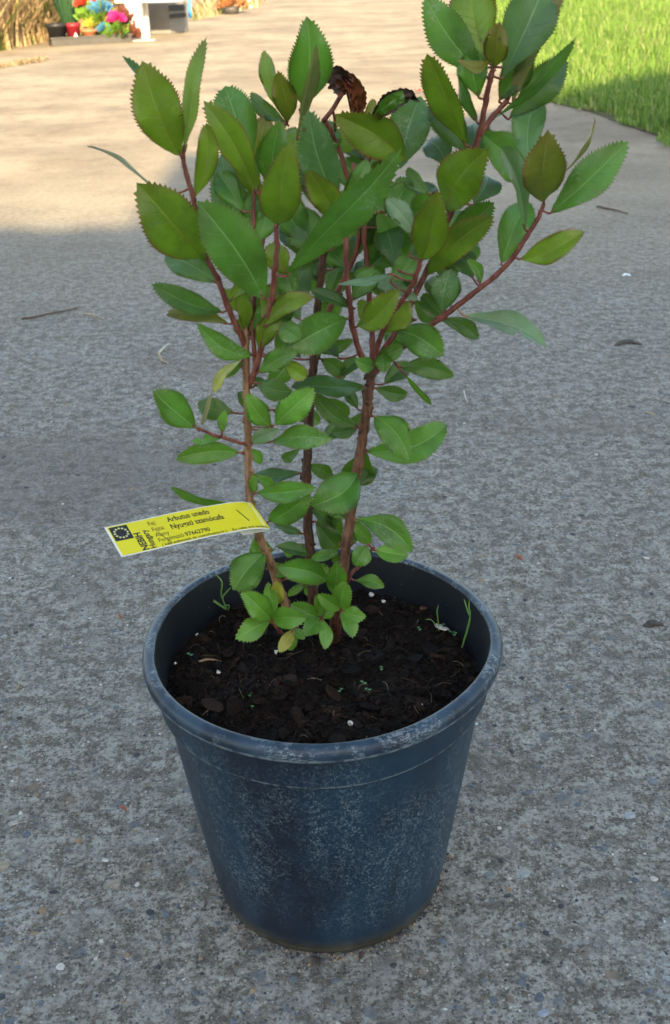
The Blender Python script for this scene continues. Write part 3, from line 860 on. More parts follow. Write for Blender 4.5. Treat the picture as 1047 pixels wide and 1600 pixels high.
b.tube(catmull([U(541, 138, Y0), U(546, 156, Y0+.003), U(551, 182, Y0+.006)], 5), .0011, 7)
b.tube(catmull([U(520, 172, Y0), U(523, 186, Y0+.002), U(524, 205, Y0+.004)], 5), .0009, 7)
o = b.build('branch', [M['twig']], shrub); o.data.transform(Matrix.Translation(-SB))
Y1 = C0+.012
d3 = crumple([U(585, 184, Y1+.01), U(598, 170, Y1+.004), U(614, 158, Y1), U(630, 150, Y1-.004), U(641, 149, Y1-.003), U(652, 158, Y1)], [.002, .0062, .0085, .0065, .003, .0008], 1.3, 'leaf', [M['G'], M['K']], 9, lambda t, u: 1 if (u > .80 or u < .22 or t > .62) else 0)
d3['label'] = 'half-green leaf with a curled dead brown edge near the top of the shrub'

# ------------------------------------------------------------------ the yellow tag
TL, TR_ = U(163, 824, C0-.085), U(404, 779, C0-.024)
uax = (TR_-TL).normalized()
c_ = U(190, 870, C0-.10); best = None
for k in range(400):                       # slide the lower corner along its sight line until the corner is square
    yy = C0-.16+.0004*k; q = U(190, 870, yy); e = abs((q-TL).normalized().dot(uax))
    if best is None or e < best[0]: best = (e, q)
vax = (best[1]-TL); TW = vax.length; vax = (vax-uax*vax.dot(uax)).normalized(); nax = uax.cross(vax).normalized()
if nax.dot(CAM-TL) < 0: nax = -nax
FL = (TR_-TL).length-.004
plast = N('tag_plastic'); back = plast.n('NewGeometry').outputs['Backfacing']
plast.P(Base_Color=plast.mix(plast.ramp(plast.noise(plast.coord(), 25), .3, .7), (.66, .60, .006), (.72, .66, .010)), Roughness=.38)
white = plain('tag_white_edge', (.75, .76, .70), .5, .05); ink = plain('black_ink', (.012, .012, .012), .5, .1)
tg = empty('plant_tag', TL, 'bright yellow plastic plant label looped round the thin left stem', 'plant tag')
def tagpt(s, v, off=0.0):
    r = .0040; D0 = .0022
    if s <= FL:
        e_ = max(0, s/FL-.80)/.20; x, n, nn = s-.004*e_**2, .0020*math.sin(s/FL*2.6)**2-D0*e_**2, (.45*e_, 1-.1*e_)
    else:
        a = (s-FL)/r
        if a < math.pi*1.02: x, n = FL-.004+math.sin(a)*r*1.1, -D0-r+math.cos(a)*r; nn = (math.sin(a), math.cos(a))
        else:
            e = s-FL-math.pi*1.02*r; x, n = FL-.004-e, -D0-2*r+min(1, e/.035)*(2*r); nn = (0, -1)
    p = TL+uax*(x+nn[0]*off)+nax*(n+nn[1]*off)+vax*v
    if s > FL: g_ = max(0, (-n-D0)/(2*r)); p = p-vax*(.0062*g_)
    return p
SL = FL+.0040*math.pi+.016; ns = 110
def strip(z0, m, name, inset, par):
    V = []; F = []
    for i in range(ns+1):
        s_ = inset+(SL-inset)*i/ns
        for v in (inset*.6, TW-inset*.6):
            V += [tagpt(s_, v, z0)-TL, tagpt(s_, v, z0-.00022)-TL]
    for i in range(ns):
        a = i*4; b2 = a+4
        F += [(a, b2, b2+2, a+2), (a+3, b2+3, b2+1, a+1), (a+1, b2+1, b2, a), (a+2, b2+2, b2+3, a+3)]
    F += [(0, 2, 3, 1), (ns*4+1, ns*4+3, ns*4+2, ns*4)]
    return link(name, V, F, [m], par, False)
strip(0, white, 'strip', 0, tg)
strip(.00026, plast.m, 'yellow_face', .0013, tg)
def text_faces(mb, txt, s_, v, size, ang=0, bold=0.0, wx=1.0, m=0, off=.00034):
    cu = bpy.data.curves.new('t', 'FONT'); cu.body = txt; cu.size = size; cu.offset = bold; cu.resolution_u = 3
    ob_ = bpy.data.objects.new('t', cu); S.collection.objects.link(ob_); dg = bpy.context.evaluated_depsgraph_get()
    me = ob_.evaluated_get(dg).to_mesh(); V = []
    for q in me.vertices:
        x, y = q.co.x*wx, q.co.y
        V.append(tagpt(s_+x*math.cos(ang)+y*math.sin(ang), v+x*math.sin(ang)*1-y*math.cos(ang), off)-TL if ang == 0 else tagpt(s_+y, v-x, off)-TL)
    mb.add(V, [tuple(p.vertices) for p in me.polygons], m)
    bpy.data.objects.remove(ob_); bpy.data.curves.remove(cu)
k = TW/.035
pr = MB()
def TT(txt, s_, v, size, **kw): text_faces(pr, txt, s_*FL, v*TW, size*k, **kw)
TT('Arbutus unedo', 0.374, .27, .0082, bold=.00013, wx=.76)
TT('Nyugati szamócafa', 0.369, .52, .0082, bold=.00013, wx=.78)
TT('Faj:', 0.251, .25, .0066, wx=.80); TT('Fajta:', 0.254, .46, .0066, wx=.80); TT('Alany', 0.254, .65, .0066, wx=.80)
TT('Forgalmazó', 0.254, .83, .0066, wx=.72); TT('97662790', 0.425, .83,   .0062, bold=.00010, wx=.90)
TT('( kék etikettek és csatolmányok )    Eu rules and standards', 0.257, .965, .0040, bold=.00004, wx=1.08)
def vert(txt, s_, v, size, bold=0., wx=1.):
    cu = bpy.data.curves.new('t', 'FONT'); cu.body = txt; cu.size = size*k; cu.offset = bold; cu.resolution_u = 3
    ob_ = bpy.data.objects.new('t', cu); S.collection.objects.link(ob_); me = ob_.evaluated_get(bpy.context.evaluated_depsgraph_get()).to_mesh()
    V = [tagpt(s_*FL-q.co.y, v*TW-q.co.x*wx, .00034)-TL for q in me.vertices]
    V = [tagpt(s_*FL+q.co.y, v*TW-q.co.x*wx, .00034)-TL for q in me.vertices] if False else V
    pr.add(V, [tuple(p.vertices) for p in me.polygons]); bpy.data.objects.remove(ob_); bpy.data.curves.remove(cu)
vert('NEBIH', 0.178, .97, .0080, .00022, .92); vert('Hungary', 0.224, .97, .0070, .00014, .90)
o = pr.build('print', [ink], tg, False)
fl = MB(); fs = (.018*FL, .130*FL); fv = (.06*TW, .52*TW)
V = [tagpt(a, v, .0003)-TL for a, v in ((fs[0], fv[0]), (fs[1], fv[0]), (fs[1], fv[1]), (fs[0], fv[1]))]
fl.add(V, [(0, 1, 2, 3)], 0)
cs, cv = sum(fs)/2, sum(fv)/2; rs = .33*(fv[1]-fv[0])
for q in range(12):
    a = q*math.pi/6; x0, y0 = cs+rs*math.cos(a), cv+rs*math.sin(a); V = []
    for e in range(10):
        r_ = (.0011 if e % 2 == 0 else .0005); g_ = -math.pi/2+e*math.pi/5; V.append(tagpt(x0+r_*math.cos(g_), y0+r_*math.sin(g_), .00045)-TL)
    fl.add(V, [tuple(range(10))], 1)
fl.build('star_emblem', [ink, plain('star_yellow', (.7, .7, .3), .5, .05)], tg, False)
sl = MB(); sl.tube([tagpt(.835*FL, .30*TW, .0004)-TL, tagpt(.875*FL, .72*TW, .0004)-TL], .00028, 5); sl.build('slit', [ink], tg)
sc = MB(); sc.tube([tagpt(.275*FL, .50*TW, .00036)-TL, tagpt(.325*FL, .93*TW, .00036)-TL], .00018, 5)
sc.build('scratch', [ink], tg)

# ------------------------------------------------------------------ small growth and grit on the soil
def weed(px, py, blades_, label, mat='G'):
    B = on_soil(px, py); b = MB()
    for pts, w in blades_:
        P_ = catmull([B]+[U(x, y, B.y+d) for x, y, d in pts], 6); n = len(P_); V = []
        for i, p in enumerate(P_):
            t = i/(n-1); d = (P_[min(n-1, i+1)]-P_[max(0, i-1)]).normalized(); s_ = d.cross((CAM-p).normalized()).normalized(); ww = .6*w*(.55+.9*t)*(1-t)**.5*1.1+.0001
            V += [p-s_*ww, p+(CAM-p).normalized()*ww*-.4, p+s_*ww]
        F = []
        for i in range(n-1): a = i*3; F += [(a, a+1, a+4, a+3), (a+1, a+2, a+5, a+4)]
        b.add([v-B for v in V], F, 0, [(.5, .5)]*len(V))
    o = b.build('weed_seedling', [M[mat]], None, uv=True); o.location = B
    tag(o, label, 'weed', 'weeds sprouting in the pot')
weed(739, 1000, [([(734, 970, 0), (731, 955, .002), (725, 936, .004)], .0011), ([(734, 965, 0), (733, 950, 0), (733, 938, -.002)], .0009)], 'pair of tall thin grass blades by the right inner wall of the pot')
weed(687, 985, [([(684, 965, 0), (683, 955, 0), (685, 945, 0)], .0008), ([(680, 975, 0), (673, 968, 0), (665, 968, 0)], .0006)], 'thin pale sprout beside the cream leaf scrap near the right wall of the pot')
weed(340, 948, [([(346, 930, 0), (347, 910, 0), (338, 898, .002)], .0011), ([(336, 940, 0), (331, 937, 0), (325, 935, 0)], .002), ([(348, 935, 0), (354, 925, 0), (361, 918, 0)], .0012), ([(350, 947, -.002), (358, 946, -.002), (356, 955, -.003)], .0008)], 'curly green weed sprout by the left inner wall of the pot')
seedm = leaf_mat('cotyledon', (.08, .24, .09), (.12, .3, .12), dust=.1)
SEED = [(298, 1032, 'seedling pair near the left wall of the pot, below the wood splinter'), (392, 1098, 'seedling at the front left of the soil, upper of a close pair'), (394, 1109, 'seedling at the front left of the soil, lower of a close pair'),
  (532, 1078, 'seedling at the middle front of the soil, directly below the leafy shoots'), (568, 1068, 'seedling right of the middle of the soil, upper of a close trio'), (575, 1078, 'seedling right of the middle of the soil, lowest of a close trio'),
  (555, 1086, 'seedling in the front middle of the soil, nearest the front rim'), (596, 1048, 'seedling on the open soil between shrub and right wall'), (700, 969, 'seedling behind the cream leaf scrap, farthest from the viewer'),
  (712, 985, 'seedling just right of the cream leaf scrap'), (722, 988, 'seedling nearest the tall grass blades at the right wall'), (655, 985, 'seedling left of the cream leaf scrap and pale sprout'), (614, 998, 'seedling right of the leafy shoots at mid depth in the pot')]
for i, (x, y, lab) in enumerate(SEED):
    B = on_soil(x, y)+Vector((0, 0, .003)); b = MB(); a0 = random.uniform(0, 3)
    for s_ in (0, math.pi):
        c = Vector((math.cos(a0+s_), math.sin(a0+s_), .15))*.0016; V = [c+Vector((.0013*math.cos(q), .0012*math.sin(q), .0003*math.cos(2*q))) for q in [j*math.pi/5 for j in range(10)]]
        b.add(V, [tuple(range(10))], 0, [(.5, .6)]*10)
    b.tube([(0, 0, -.004), (0, 0, 0)], .0003, 4)
    o = b.build('sprout', [seedm], uv=True); o.location = B; tag(o, 'tiny '+lab, 'seedling', 'tiny seedlings on the soil')
wht = plain('perlite', (.62, .62, .58), .8, .2, 300)
GR = [(583, 925, .003, 'largest white grain, behind the leafy shoots near the back wall'), (599, 947, .0022, 'white grain right of the rosette, in front of the largest one'), (548, 1137, .0024, 'long white grain closest to the front rim'),
  (342, 1052, .0022, 'pale grain beside the wood splinter at the left'), (298, 987, .0018, 'white grain near the left wall of the pot'), (375, 930, .0025, 'grey-white grain under the round leaf at the left back'),
  (657, 1100, .0024, 'cream grain near the front right rim'), (257, 1036, .0014, 'smallest white grain touching the left wall'), (432, 1023, .0022, 'pale grain just below the yellowing small leaf')]
for x, y, s_, lab in GR:
    b = MB(); chip(b, (0, 0, 0), (s_, s_*.8, s_*.6), 0); o = b.build('grit', [wht]); o.location = on_soil(x, y)+Vector((0, 0, s_*.6+.0012))
    tag(o, lab, 'grit', 'white grains on the soil')
def scrap(name, pts, w, z, mat, label, cat, soil=False, group=None):
    P_ = [(on_soil(x, y) if soil else G(x, y, z)) for x, y in pts]; B = P_[0].copy()
    P_ = [p+Vector((0, 0, (.004 if soil else 0))) for p in P_]
    C_ = catmull([p-B for p in P_], 6); n = len(C_); b = MB(); V = []
    for i, p in enumerate(C_):
        t = i/(n-1); d = (C_[min(n-1, i+1)]-C_[max(0, i-1)]).normalized(); s_ = Vector((-d.y, d.x, 0)).normalized(); ww = w*(math.sin(math.pi*(.06+.88*t))**.7)
        zz = .25*ww+noise.noise(Vector((t*6, w*999, 2)))*w*.4
        V += [p-s_*ww+Vector((0, 0, zz)), p+Vector((0, 0, .05*ww)), p+s_*ww+Vector((0, 0, zz*.8)), p-s_*ww*.9+Vector((0, 0, zz-.0006)), p-Vector((0, 0, .0004)), p+s_*ww*.9+Vector((0, 0, zz*.8-.0006))]
    F = []
    for i in range(n-1):
        a = i*6; c = a+6; F += [(a, a+1, c+1, c), (a+1, a+2, c+2, c+1), (a+4, a+3, c+3, c+4), (a+5, a+4, c+4, c+5), (a+3, a, c, c+3), (a+2, a+5, c+5, c+2)]
    b.add(V, F); o = b.build(name, [mat]); o.location = B; tag(o, label, cat, group); return o
straw = plain('dry_straw', (.36, .28, .17), .7, .3, 200); tan = plain('tan_chip', (.30, .17, .09), .7, .3, 200); darkl = plain('dead_leaf_dark', (.06, .045, .035), .8, .3, 200)
palem = plain('pale_scrap', (.5, .49, .42), .6, .2, 200); brown = plain('brown_twig', (.09, .055, .04), .8, .3, 150); rust = plain('rust_crumb', (.28, .09, .04), .8, .3, 200)
scrap('leaf_scrap', [(680, 980), (690, 984), (702, 983)], .0034, 0, palem, 'cream dry leaf scrap on the soil beside the right wall of the pot', 'leaf scrap', True)
scrap('bark_piece', [(312, 1048), (328, 1040), (345, 1031)], .0018, 0, tan, 'orange-tan wood splinter on the soil at the left of the pot', 'wood splinter', True)
scrap('bark_piece', [(655, 958), (670, 952), (686, 945)], .0035, 0, plain('red_bark', (.16, .06, .04), .7, .3, 200), 'reddish bark piece on the soil near the back right wall of the pot', 'bark piece', True)
# ------------------------------------------------------------------ litter on the concrete
def twig(pts, r, mat, label, cat='twig'):
    P_ = [G(x, y, r+.001) for x, y in pts]; B = P_[0].copy(); C_ = catmull([p-B for p in P_], 6)
    C_ = [c+Vector((noise.noise(Vector((i, 1, r*1e4)))*r, noise.noise(Vector((i, 5, r*1e4)))*r, abs(noise.noise(Vector((i*.6, 9, 1))))*r)) for i, c in enumerate(C_)]
    b = MB(); b.tube(C_, [r*(1-.5*i/len(C_)) for i in range(len(C_))], 6); o = b.build('twig', [mat]); o.location = B; tag(o, label, cat)
twig([(34, 499), (60, 494), (90, 488), (121, 482)], .0026, brown, 'long thin brown twig lying on the shaded concrete at the left')
twig([(130, 490), (142, 492), (163, 499)], .0018, straw, 'short pale straw stalk just right of the long brown twig', 'straw')
twig([(933, 323), (955, 327), (981, 334)], .0032, brown, 'short brown twig on the concrete below the lawn at the right')
twig([(248, 550), (252, 561), (263, 568)], .0022, straw, 'lower tan piece of the bent dry stalk on the left concrete', 'straw')
twig([(249, 551), (257, 542), (265, 537)], .0022, palem, 'upper pale piece of the bent dry stalk on the left concrete', 'straw')
twig([(725, 610), (727, 620), (731, 629)], .0012, palem, 'small white stalk on the concrete right of the shrub', 'straw')
twig([(25, 1078), (31, 1068), (36, 1058)], .0008, straw, 'tiny forked straw on the concrete left of the pot', 'straw')
twig([(671, 707), (678, 710), (685, 712)], .0008, palem, 'tiny pale splinter on the concrete right of the shrub', 'straw')
scrap('dead_leaf', [(961, 540), (980, 534), (1003, 538)], .009, .001, darkl, 'dark crumpled dead leaf on the concrete at the right', 'dead leaf')
scrap('foil_scrap', [(973, 431), (979, 429), (985, 431)], .006, .001, plain('foil', (.85, .9, .95), .15, .05), 'small shiny white scrap on the concrete below the brown twig', 'litter')
scrap('dead_leaf', [(1006, 979), (1020, 975), (1037, 976)], .006, .0005, darkl, 'black dirt flake on the concrete at the right edge beside the pot rim', 'dead leaf')
scrap('leaf_crumb', [(1010, 643), (1017, 646), (1024, 648)], .003, .0005, straw, 'small tan crumb near the right edge, left end beside a dark speck', 'leaf crumb')
scrap('leaf_crumb', [(805, 866), (811, 870), (816, 874)], .003, .0005, rust, 'rust-red crumb on the concrete just right of the shrub', 'leaf crumb')
scrap('leaf_crumb', [(190, 967), (188, 962), (185, 958)], .0016, .0005, rust, 'small orange-brown crumb on the concrete left of the pot rim', 'leaf crumb')
scrap('leaf_crumb', [(187, 1258), (193, 1262), (198, 1266)], .0016, .0005, rust, 'orange-brown crumb on the concrete left of the lower pot', 'leaf crumb')
scrap('leaf_crumb', [(488, 1494), (496, 1501), (500, 1506)], .0022, .0005, darkl, 'dark crumb on the concrete touching the front foot of the pot', 'leaf crumb')
scrap('leaf_crumb', [(566, 1486), (564, 1494), (563, 1500)], .0018, .0005, brown, 'brown speck on the concrete in front of the pot, right of its middle', 'leaf crumb')
# a few loose pebbles
PB = [(32, 1270, .0032, (.60, .58, .54), 'white angular pebble near the left edge'), (21, 1286, .0055, (.42, .38, .33), 'cream flat pebble near the left edge, below the small white one'), (42, 1303, .0055, (.07, .10, .15), 'dark blue pebble near the left edge'),
      (165, 1344, .0035, (.62, .62, .6), 'white round pebble left of the pot foot'), (180, 1381, .0080, (.28, .25, .19), 'large tan pebble left of the pot foot'), (4, 1352, .008, (.30, .25, .17), 'brown pebble cut by the left picture edge'),
      (824, 1238, .0060, (.09, .11, .17), 'dark blue round pebble right of the pot'), (1019, 1220, .0068, (.15, .17, .20), 'blue-grey round pebble near the right edge'), (984, 1274, .0072, (.33, .36, .40), 'long pale pebble near the right edge'),
      (765, 1369, .0068, (.16, .19, .18), 'greenish flat pebble right of the pot foot'), (820, 1366, .0060, (.32, .36, .37), 'pale triangular pebble right of the pot foot'), (843, 1558, .0050, (.06, .08, .11), 'dark pebble at the bottom right, above a paler one'),
      (873, 1564, .0055, (.13, .14, .16), 'grey pebble at the bottom right beside the dark one'), (849, 1583, .0052, (.30, .35, .42), 'pale blue pebble at the bottom right edge'), (1022, 1373, .0045, (.55, .52, .46), 'cream pebble near the right edge between dark ones'),
      (992, 1375, .0042, (.04, .06, .10), 'dark slate pebble left of the cream one near the right edge'), (98, 787, .003, (.6, .6, .58), 'small white pebble on the concrete below the yellow tag level at left')]
for x, y, r, c, lb in PB:
    b = MB(); V = []; F = []; n = 12; el = random.uniform(.6, .95); ro = random.uniform(0, 3)
    for ring, (rr, z) in enumerate(((1.0, -.15), (.97, .04), (.78, .16), (.42, .23))):
        for j in range(n):
            a = 2*math.pi*j/n; q = rr*(1+.12*math.sin(2*a+x)+.08*math.sin(3*a+y)); u, v = r*.8*q*math.cos(a), r*.8*q*math.sin(a)*el
            V.append((u*math.cos(ro)-v*math.sin(ro), u*math.sin(ro)+v*math.cos(ro), z*r*.3))
    for i in range(3):
        for j in range(n): F.append((i*n+j, i*n+(j+1) % n, (i+1)*n+(j+1) % n, (i+1)*n+j))
    F.append(tuple(3*n+j for j in range(n))); b.add(V, F)
    o = b.build('pebble', [plain('pebble_stone', tuple(.72*a+.05 for a in c), .85, .22, 260)]); o.location = G(x, y, .0004); tag(o, lb, 'pebble', 'larger pebbles in the concrete')
# loose grit and worn-out aggregate
gm = [plain('grit_dark', (.05, .055, .065), .85, .3, 300), plain('grit_grey', (.20, .20, .20), .85, .25, 300), plain('grit_tan', (.26, .19, .12), .85, .25, 300), plain('grit_pale', (.5, .49, .45), .85, .15, 300), plain('grit_blue', (.11, .13, .155), .8, .25, 300)]
b = MB()
def stone(x, y, r, m, hgt=.35):
    n = 6; a0 = random.random()*6; el = random.uniform(.55, 1); V = []; ro = random.random()*6
    for rr, z in ((1, -.05), (.85, .55), (.4, 1)):
        for j in range(n):
            a = a0+2*math.pi*j/n; q_ = rr*random.uniform(.82, 1.1); u, v = r*q_*math.cos(a), r*q_*math.sin(a)*el
            V.append((x+u*math.cos(ro)-v*math.sin(ro), y+u*math.sin(ro)+v*math.cos(ro), z*r*hgt))
    b.add(V, [(i*n+j, i*n+(j+1) % n, (i+1)*n+(j+1) % n, (i+1)*n+j) for i in (0, 1) for j in range(n)]+[tuple(2*n+j for j in range(n))], m)
for i in range(9000):
    y = .28+2.4*random.random()**1.6; x = random.uniform(-1, 1)*(.22+.36*y)
    if math.hypot(x-PX, y-PY) < .10: continue
    r = .0006+.0040*random.random()**4.5
    m = random.choices((0, 1, 2, 3, 4), (5, 4, 2, 1.3, 3) if r < .002 else (3, 4, 1.5, .4, 5))[0]
    stone(x, y, r, m, .22)
for i in range(420):
    a = random.uniform(0, 6.283); d = .0945+abs(random.gauss(0, .004)); stone(PX+d*math.cos(a), PY+d*math.sin(a), random.uniform(.0005, .0019), random.choice((0, 0, 2, 1)), .8)  # ring of mostly dark grit against the foot, added to deepen contact shade
o = b.build('loose_grit', gm); tag(o, 'fine loose grit and small stones scattered over the concrete round the pot', 'grit', kind='stuff')
# red petal far on the yard
pm = plain('red_petal', (.6, .03, .02), .6, .15)
P0 = G(654, 146); b = MB()
for q in range(5):
    a = q*1.26; V = [Vector((0, 0, .01))]+[Vector((math.cos(a+d)*r, math.sin(a+d)*r, h)) for d, r, h in ((-.5, .012, .012), (-.25, .026, .018), (.25, .026, .02), (.5, .012, .012))]
    b.add(V, [(0, 1, 2, 3, 4)])
o = b.build('fallen_flower', [pm]); o.location = P0; tag(o, 'small fallen red flower on the sunlit yard behind the shrub', 'flower')

# ------------------------------------------------------------------ the far left corner of the yard
def gp(px, py): p = G(px, py); return p
straw_b = blade_mat('dry_stalks', (.34, .24, .13), (.60, .47, .28), (.16, .20, .05), .08, .3)
green_b = blade_mat('weed_leaves', (.08, .20, .02), (.16, .34, .04), (.3, .3, .1), .1, .35)
def region(n, poly):
    out_ = []
    (x0, y0), (x1, y1) = poly[0], poly[1]
    for _ in range(n):
        t = random.random(); d = random.random(); a = poly[0][0]+(poly[1][0]-poly[0][0])*t; bb = poly[0][1]+(poly[1][1]-poly[0][1])*t
        out_.append((a+random.uniform(-.04, .04)+poly[2][0]*d, bb+poly[2][1]*d))
    return np.array(out_)
a1 = gp(-60, 92); a2 = gp(78, 64); a3 = gp(180, 52)
q = np.concatenate([region(1700, ((a1.x, a1.y), (a2.x, a2.y), (-.1, 1.5))), region(900, ((a2.x, a2.y+.25), (a3.x-.15, a3.y+.35), (0, 1.2)))])
hh = rng.uniform(.15, .75, len(q)); o = blades('dry_weeds', q[:, 0], q[:, 1], np.zeros(len(q)), hh, rng.uniform(.012, .035, len(q)), straw_b, lean=1.0, seg=4)
tag(o, 'tangled straw-coloured dry weeds at the far left edge of the yard', 'weeds', kind='stuff')
q = region(260, ((a1.x-.05, a1.y-.15), (a2.x, a2.y+.1), (0, 1.2)))
o = blades('green_weeds', q[:, 0], q[:, 1], np.zeros(len(q)), rng.uniform(.05, .42, len(q)), rng.uniform(.02, .05, len(q)), green_b, lean=1.1, seg=4)
tag(o, 'scattered green weed leaves among the dry stalks at the far left', 'weeds', kind='stuff')
q = region(260, ((gp(295, 34).x, gp(295, 34).y), (gp(400, 12).x, gp(400, 12).y), (0, 2.0)))
o = blades('dry_tufts', q[:, 0], q[:, 1], np.zeros(len(q)), rng.uniform(.05, .30, len(q)), rng.uniform(.02, .05, len(q)), straw_b, lean=1.2, seg=4)
tag(o, 'low dry grass tufts along the far edge of the yard beyond the grey box', 'weeds', kind='stuff')
q = region(420, ((gp(-30, 112).x, gp(-30, 112).y), (gp(60, 98).x, gp(60, 98).y), (0, .35)))
o = blades('loose_straw', q[:, 0], q[:, 1], np.full(len(q), .004), rng.uniform(.01, .03, len(q)), rng.uniform(.006, .012, len(q)), straw_b, lean=4.5, seg=3)
tag(o, 'flat heap of loose straw on the sunlit yard at the far left', 'straw', kind='stuff')

grey = plain('grey_plastic', (.06, .058, .057), .5, .12, 12); blackp = plain('black_plastic', (.02, .021, .024), .45, .1, 12); whitep = plain('white_paint', (.80, .80, .76), .5, .04, 10)
terr = plain('terracotta', (.42, .15, .07), .8, .15, 20); bluep = plain('blue_plastic', (.03, .22, .55), .4, .1, 12); redp = plain('red_plastic', (.26, .02, .03), .4, .1, 12)
def leafball(mb, c, r, n, sz, m=0, squash=1.0):
    for _ in range(n):
        d = Vector((random.gauss(0, 1), random.gauss(0, 1), random.gauss(0, 1))).normalized()*r*random.uniform(.35, 1); d.z = abs(d.z)*squash
        p = Vector(c)+d; a = d.orthogonal().normalized()*sz*random.uniform(.6, 1.2); bb = (d.normalized()+Vector((0, 0, .5))).normalized()*sz*random.uniform(.8, 1.6)
        mb.add([p, p+a*.5+bb*.5, p+bb, p-a*.5+bb*.5+d.normalized()*sz*.2], [(0, 1, 2, 3)], m)
# long tray
tA, tB = gp(82, 73), gp(207, 66); tv = tB-tA; tl = tv.length; tr_ = math.atan2(tv.y, tv.x); tn = Vector((-math.sin(tr_), math.cos(tr_), 0)); mid = (tA+tB)/2+tn*.1
tray = empty('planter_tray', mid, 'long low dark plastic tray holding pots at the far left', 'planter tray'); tray.rotation_euler.z = tr_
b = MB()
for c, s_ in (((0, -.095, .032), (tl, .012, .064)), ((0, .095, .032), (tl, .012, .064)), ((-tl/2+.006, 0, .032), (.012, .178, .064)), ((tl/2-.006, 0, .032), (.012, .178, .064)), ((0, 0, .006), (tl-.03, .17, .01))): b.box(c, s_)
b.build('body', [grey], tray, False)
b = MB(); b.box((0, -.104, .062), (tl+.02, .008, .012)); b.build('lip', [grey], tray, False)
def tp(f, d=0., z=.012): return mid+tv.normalized()*(f-.5)*tl+tn*d+Vector((0, 0, z))
def smallpot(f, r, h, mat, label, d=0.):
    e = empty('flower_pot', tp(f, d), label, 'plant pot'); b = MB()
    b.lathe([(.0, 0), (r*.75, 0), (r*.95, h*.82), (r*1.04, h*.83), (r*1.06, h), (r*.96, h), (r*.9, h*.85), (0, h*.85)], n=28); b.build('body', [mat], e); return e
smallpot(.10, .085, .155, blackp, 'round dark grey pot at the left end of the long tray')
p3 = smallpot(.49, .07, .10, terr, 'orange terracotta pot in the middle of the long tray', -.03)
p2 = smallpot(.30, .062, .15, redp, 'dark red pot with a white mark next to the dark grey pot in the tray', -.01)
b = MB(); b.add([(.012, -.066, .05), (.045, -.060, .05), (.03, -.064, .085)], [(0, 1, 2)]); b.build('white_mark', [whitep], p2, False)
def plant(name, loc, specs, label, cat='plant'):
    e = empty(name, loc, label, cat)
    for nm, col, c, r, n, sz in specs:
        b = MB(); leafball(b, c, r, n, sz); b.build(nm, [col], e, False)
    b = MB(); b.tube([(0, 0, 0), (.01, 0, .08), (0, .01, .14)], .006, 5); b.build('stalk', [terr], e)
green = plain('bright_leaf', (.12, .24, .03), .6, .35, 40); mag = plain('magenta_petals', (.50, .025, .20), .6, .2, 60); blu = plain('blue_petals', (.05, .18, .34), .6, .2, 60); rdl = plain('bronze_leaf', (.13, .045, .03), .6, .3, 40); redf = plain('red_petals', (.5, .05, .03), .6, .2, 60); ygr = plain('yellow_leaf', (.34, .36, .05), .6, .3, 40)
plant('flowering_plant', tp(.80, -.02, .02), [('foliage', green, (0, 0, .02), .12, 260, .05), ('foliage', ygr, (-.13, 0, .10), .09, 90, .045), ('flower_head', mag, (.04, -.07, .14), .055, 130, .035)], 'leafy green plant with one magenta flower head in the long tray', 'flowering plant')
plant('flowering_plant', tp(.66, .0, .06), [('foliage', green, (0, .03, .10), .12, 160, .05), ('flower_head', blu, (.02, -.06, .03), .05, 60, .03), ('flower_head', blu, (.02, -.04, .17), .09, 70, .04)], 'plant with small blue flowers behind the terracotta pot', 'flowering plant')
plant('flowering_plant', tp(.55, .12, .16), [('foliage', green, (0, 0, .02), .10, 80, .05), ('flower_head', redf, (-.02, 0, .12), .08, 110, .04)], 'plant with red flowers at the back of the long tray', 'flowering plant')
plant('bronze_plant', tp(.965, .0, .02), [('foliage', rdl, (0, 0, .0), .10, 180, .045), ('foliage', rdl, (-.03, 0, .12), .09, 120, .045)], 'plant with bronze-red leaves at the right end of the long tray', 'plant')
# spiky dark plant behind
e = empty('spiky_plant', tp(.33, .25, 0), 'dark green plant with stiff upright leaves behind the dark red pot', 'plant'); b = MB()
for i in range(16):
    a = i*2.4; l = .45+.1*random.random(); d = Vector((math.cos(a)*.35, math.sin(a)*.35, 1)).normalized()
    s_ = Vector((-math.sin(a), math.cos(a), 0))*.022; b.add([-s_, s_, d*l*.6+s_*.8, d*l, d*l*.6-s_*.8, d*l*.3+Vector((math.cos(a), math.sin(a), 0))*.01], [(0, 1, 2, 5), (5, 2, 3, 4), (0, 5, 4)])
b.build('leaf_cluster', [plain('dark_spike', (.02, .06, .025), .5, .2)], e, False)
# white bench with flared leg
lg = gp(213, 62); bench = empty('white_bench', lg, 'white painted garden bench leg and seat beside the flower tray', 'bench')
b = MB(); 
for (z0, w0, z1, w1) in ((0, .175, .02, .165), (.02, .165, .06, .125), (.06, .125, .14, .112), (.14, .112, .34, .125)):
    V = [(sx*w, sy*w*.9+.08, z) for z, w in ((z0, w0/1.9), (z1, w1/1.9)) for sx, sy in ((-1, -1), (1, -1), (1, 1), (-1, 1))]
    b.add(V, [(0, 1, 5, 4), (1, 2, 6, 5), (2, 3, 7, 6), (3, 0, 4, 7), (3, 2, 1, 0), (4, 5, 6, 7)])
b.build('leg', [whitep], bench, False)
b = MB(); b.box((.13, .22, .315), (.56, .42, .05)); b.build('seat', [whitep], bench, False)
b = MB(); b.box((.02, .32, .136), (.11, .08, .272)); b.build('leg', [whitep], bench, False)
b = MB(); b.box((.05, -.05, .004), (.26, .10, .006)); o = b.build('paver', [plain('pale_slab', (.6, .58, .52), .8, .1)], None, False); o.location = lg+Vector((.0, -.10, .001)); tag(o, 'flat pale slab lying in front of the white bench leg', 'slab')
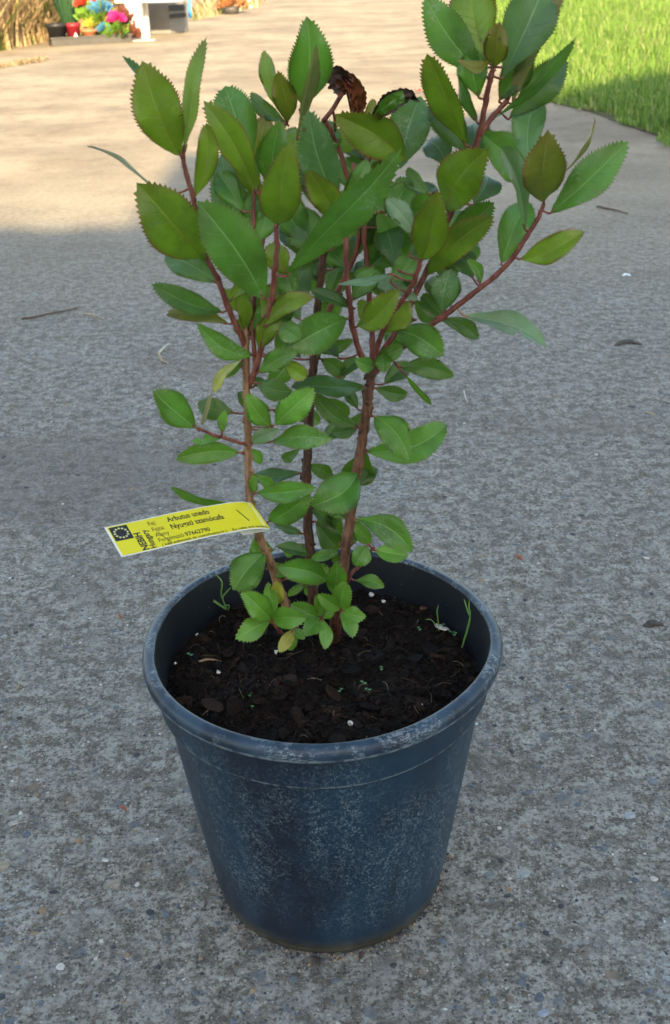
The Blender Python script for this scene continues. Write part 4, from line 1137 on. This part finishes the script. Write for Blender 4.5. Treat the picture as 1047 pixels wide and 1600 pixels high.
# grey box
bA, bB = gp(219, 54), gp(264, 54); box = empty('storage_box', (bA+bB)/2+Vector((.10, .12, 0)), 'grey plastic storage box with a black handle under the white bench', 'storage box')
bw = (bB-bA).length
def prism(pts, z0, z1, mat, name, par):
    n = len(pts); V = [(x, y, z0) for x, y in pts]+[(x, y, z1) for x, y in pts]
    return link(name, V, [tuple(range(n-1, -1, -1)), tuple(range(n, 2*n))]+[(i, (i+1) % n, n+(i+1) % n, n+i) for i in range(n)], [mat], par, False)
prism([(-.10-bw/2, -.11), (-.10+bw/2, -.11), (.17, .03), (.17, .22), (-.10-bw/2, .22)], .004, .255, plain('mid_grey_plastic', (.16, .155, .15), .5, .1, 12), 'body', box)
prism([(-.10+bw/2+.012, -.118), (.182, .020), (.182, .05), (-.10+bw/2+.012, -.085)], .13, .165, blackp, 'handle', box)
prism([(-.10+bw/2+.004, -.112), (.176, .020), (.176, .06), (-.10+bw/2+.004, -.06)], .185, .236, blackp, 'latch', box)
b = MB(); bl_ = gp(298, 28); b.lathe([(0, 0), (.022, 0), (.026, .05), (.026, .13), (.014, .16), (.014, .19), (0, .19)], n=20)
o = b.build('blue_bottle', [bluep]); o.location = bl_; tag(o, 'blue plastic bottle standing just right of the grey storage box', 'bottle')
# far pot with rusty plant and white post
fp = gp(362, 22); e = empty('flower_pot', fp, 'low dark pot with a rusty-orange plant beyond the grey storage box', 'plant pot'); b = MB()
b.lathe([(0, 0), (.075, 0), (.10, .075), (.09, .08), (0, .07)], n=24); b.build('body', [grey], e)
b = MB(); leafball(b, (0, 0, .07), .17, 240, .05); o = b.build('rusty_plant', [plain('rusty_leaf', (.36, .15, .06), .7, .35, 30)], None, False); o.location = fp; tag(o, 'rusty-orange dried plant growing in the low dark pot', 'plant')
b = MB(); b.box((0, 0, .25), (.045, .045, .5)); o = b.build('white_post', [whitep], None, False); o.location = gp(391, 12); tag(o, 'thin white post beside the rusty-orange plant', 'post')
b = MB(); b.box((0, 0, .02), (.22, .16, .04), .2); o = b.build('black_tray', [blackp], None, False); o.location = gp(362, 10)+Vector((.2, .5, 0)); tag(o, 'shallow black tray lying behind the rusty-orange plant', 'tray')
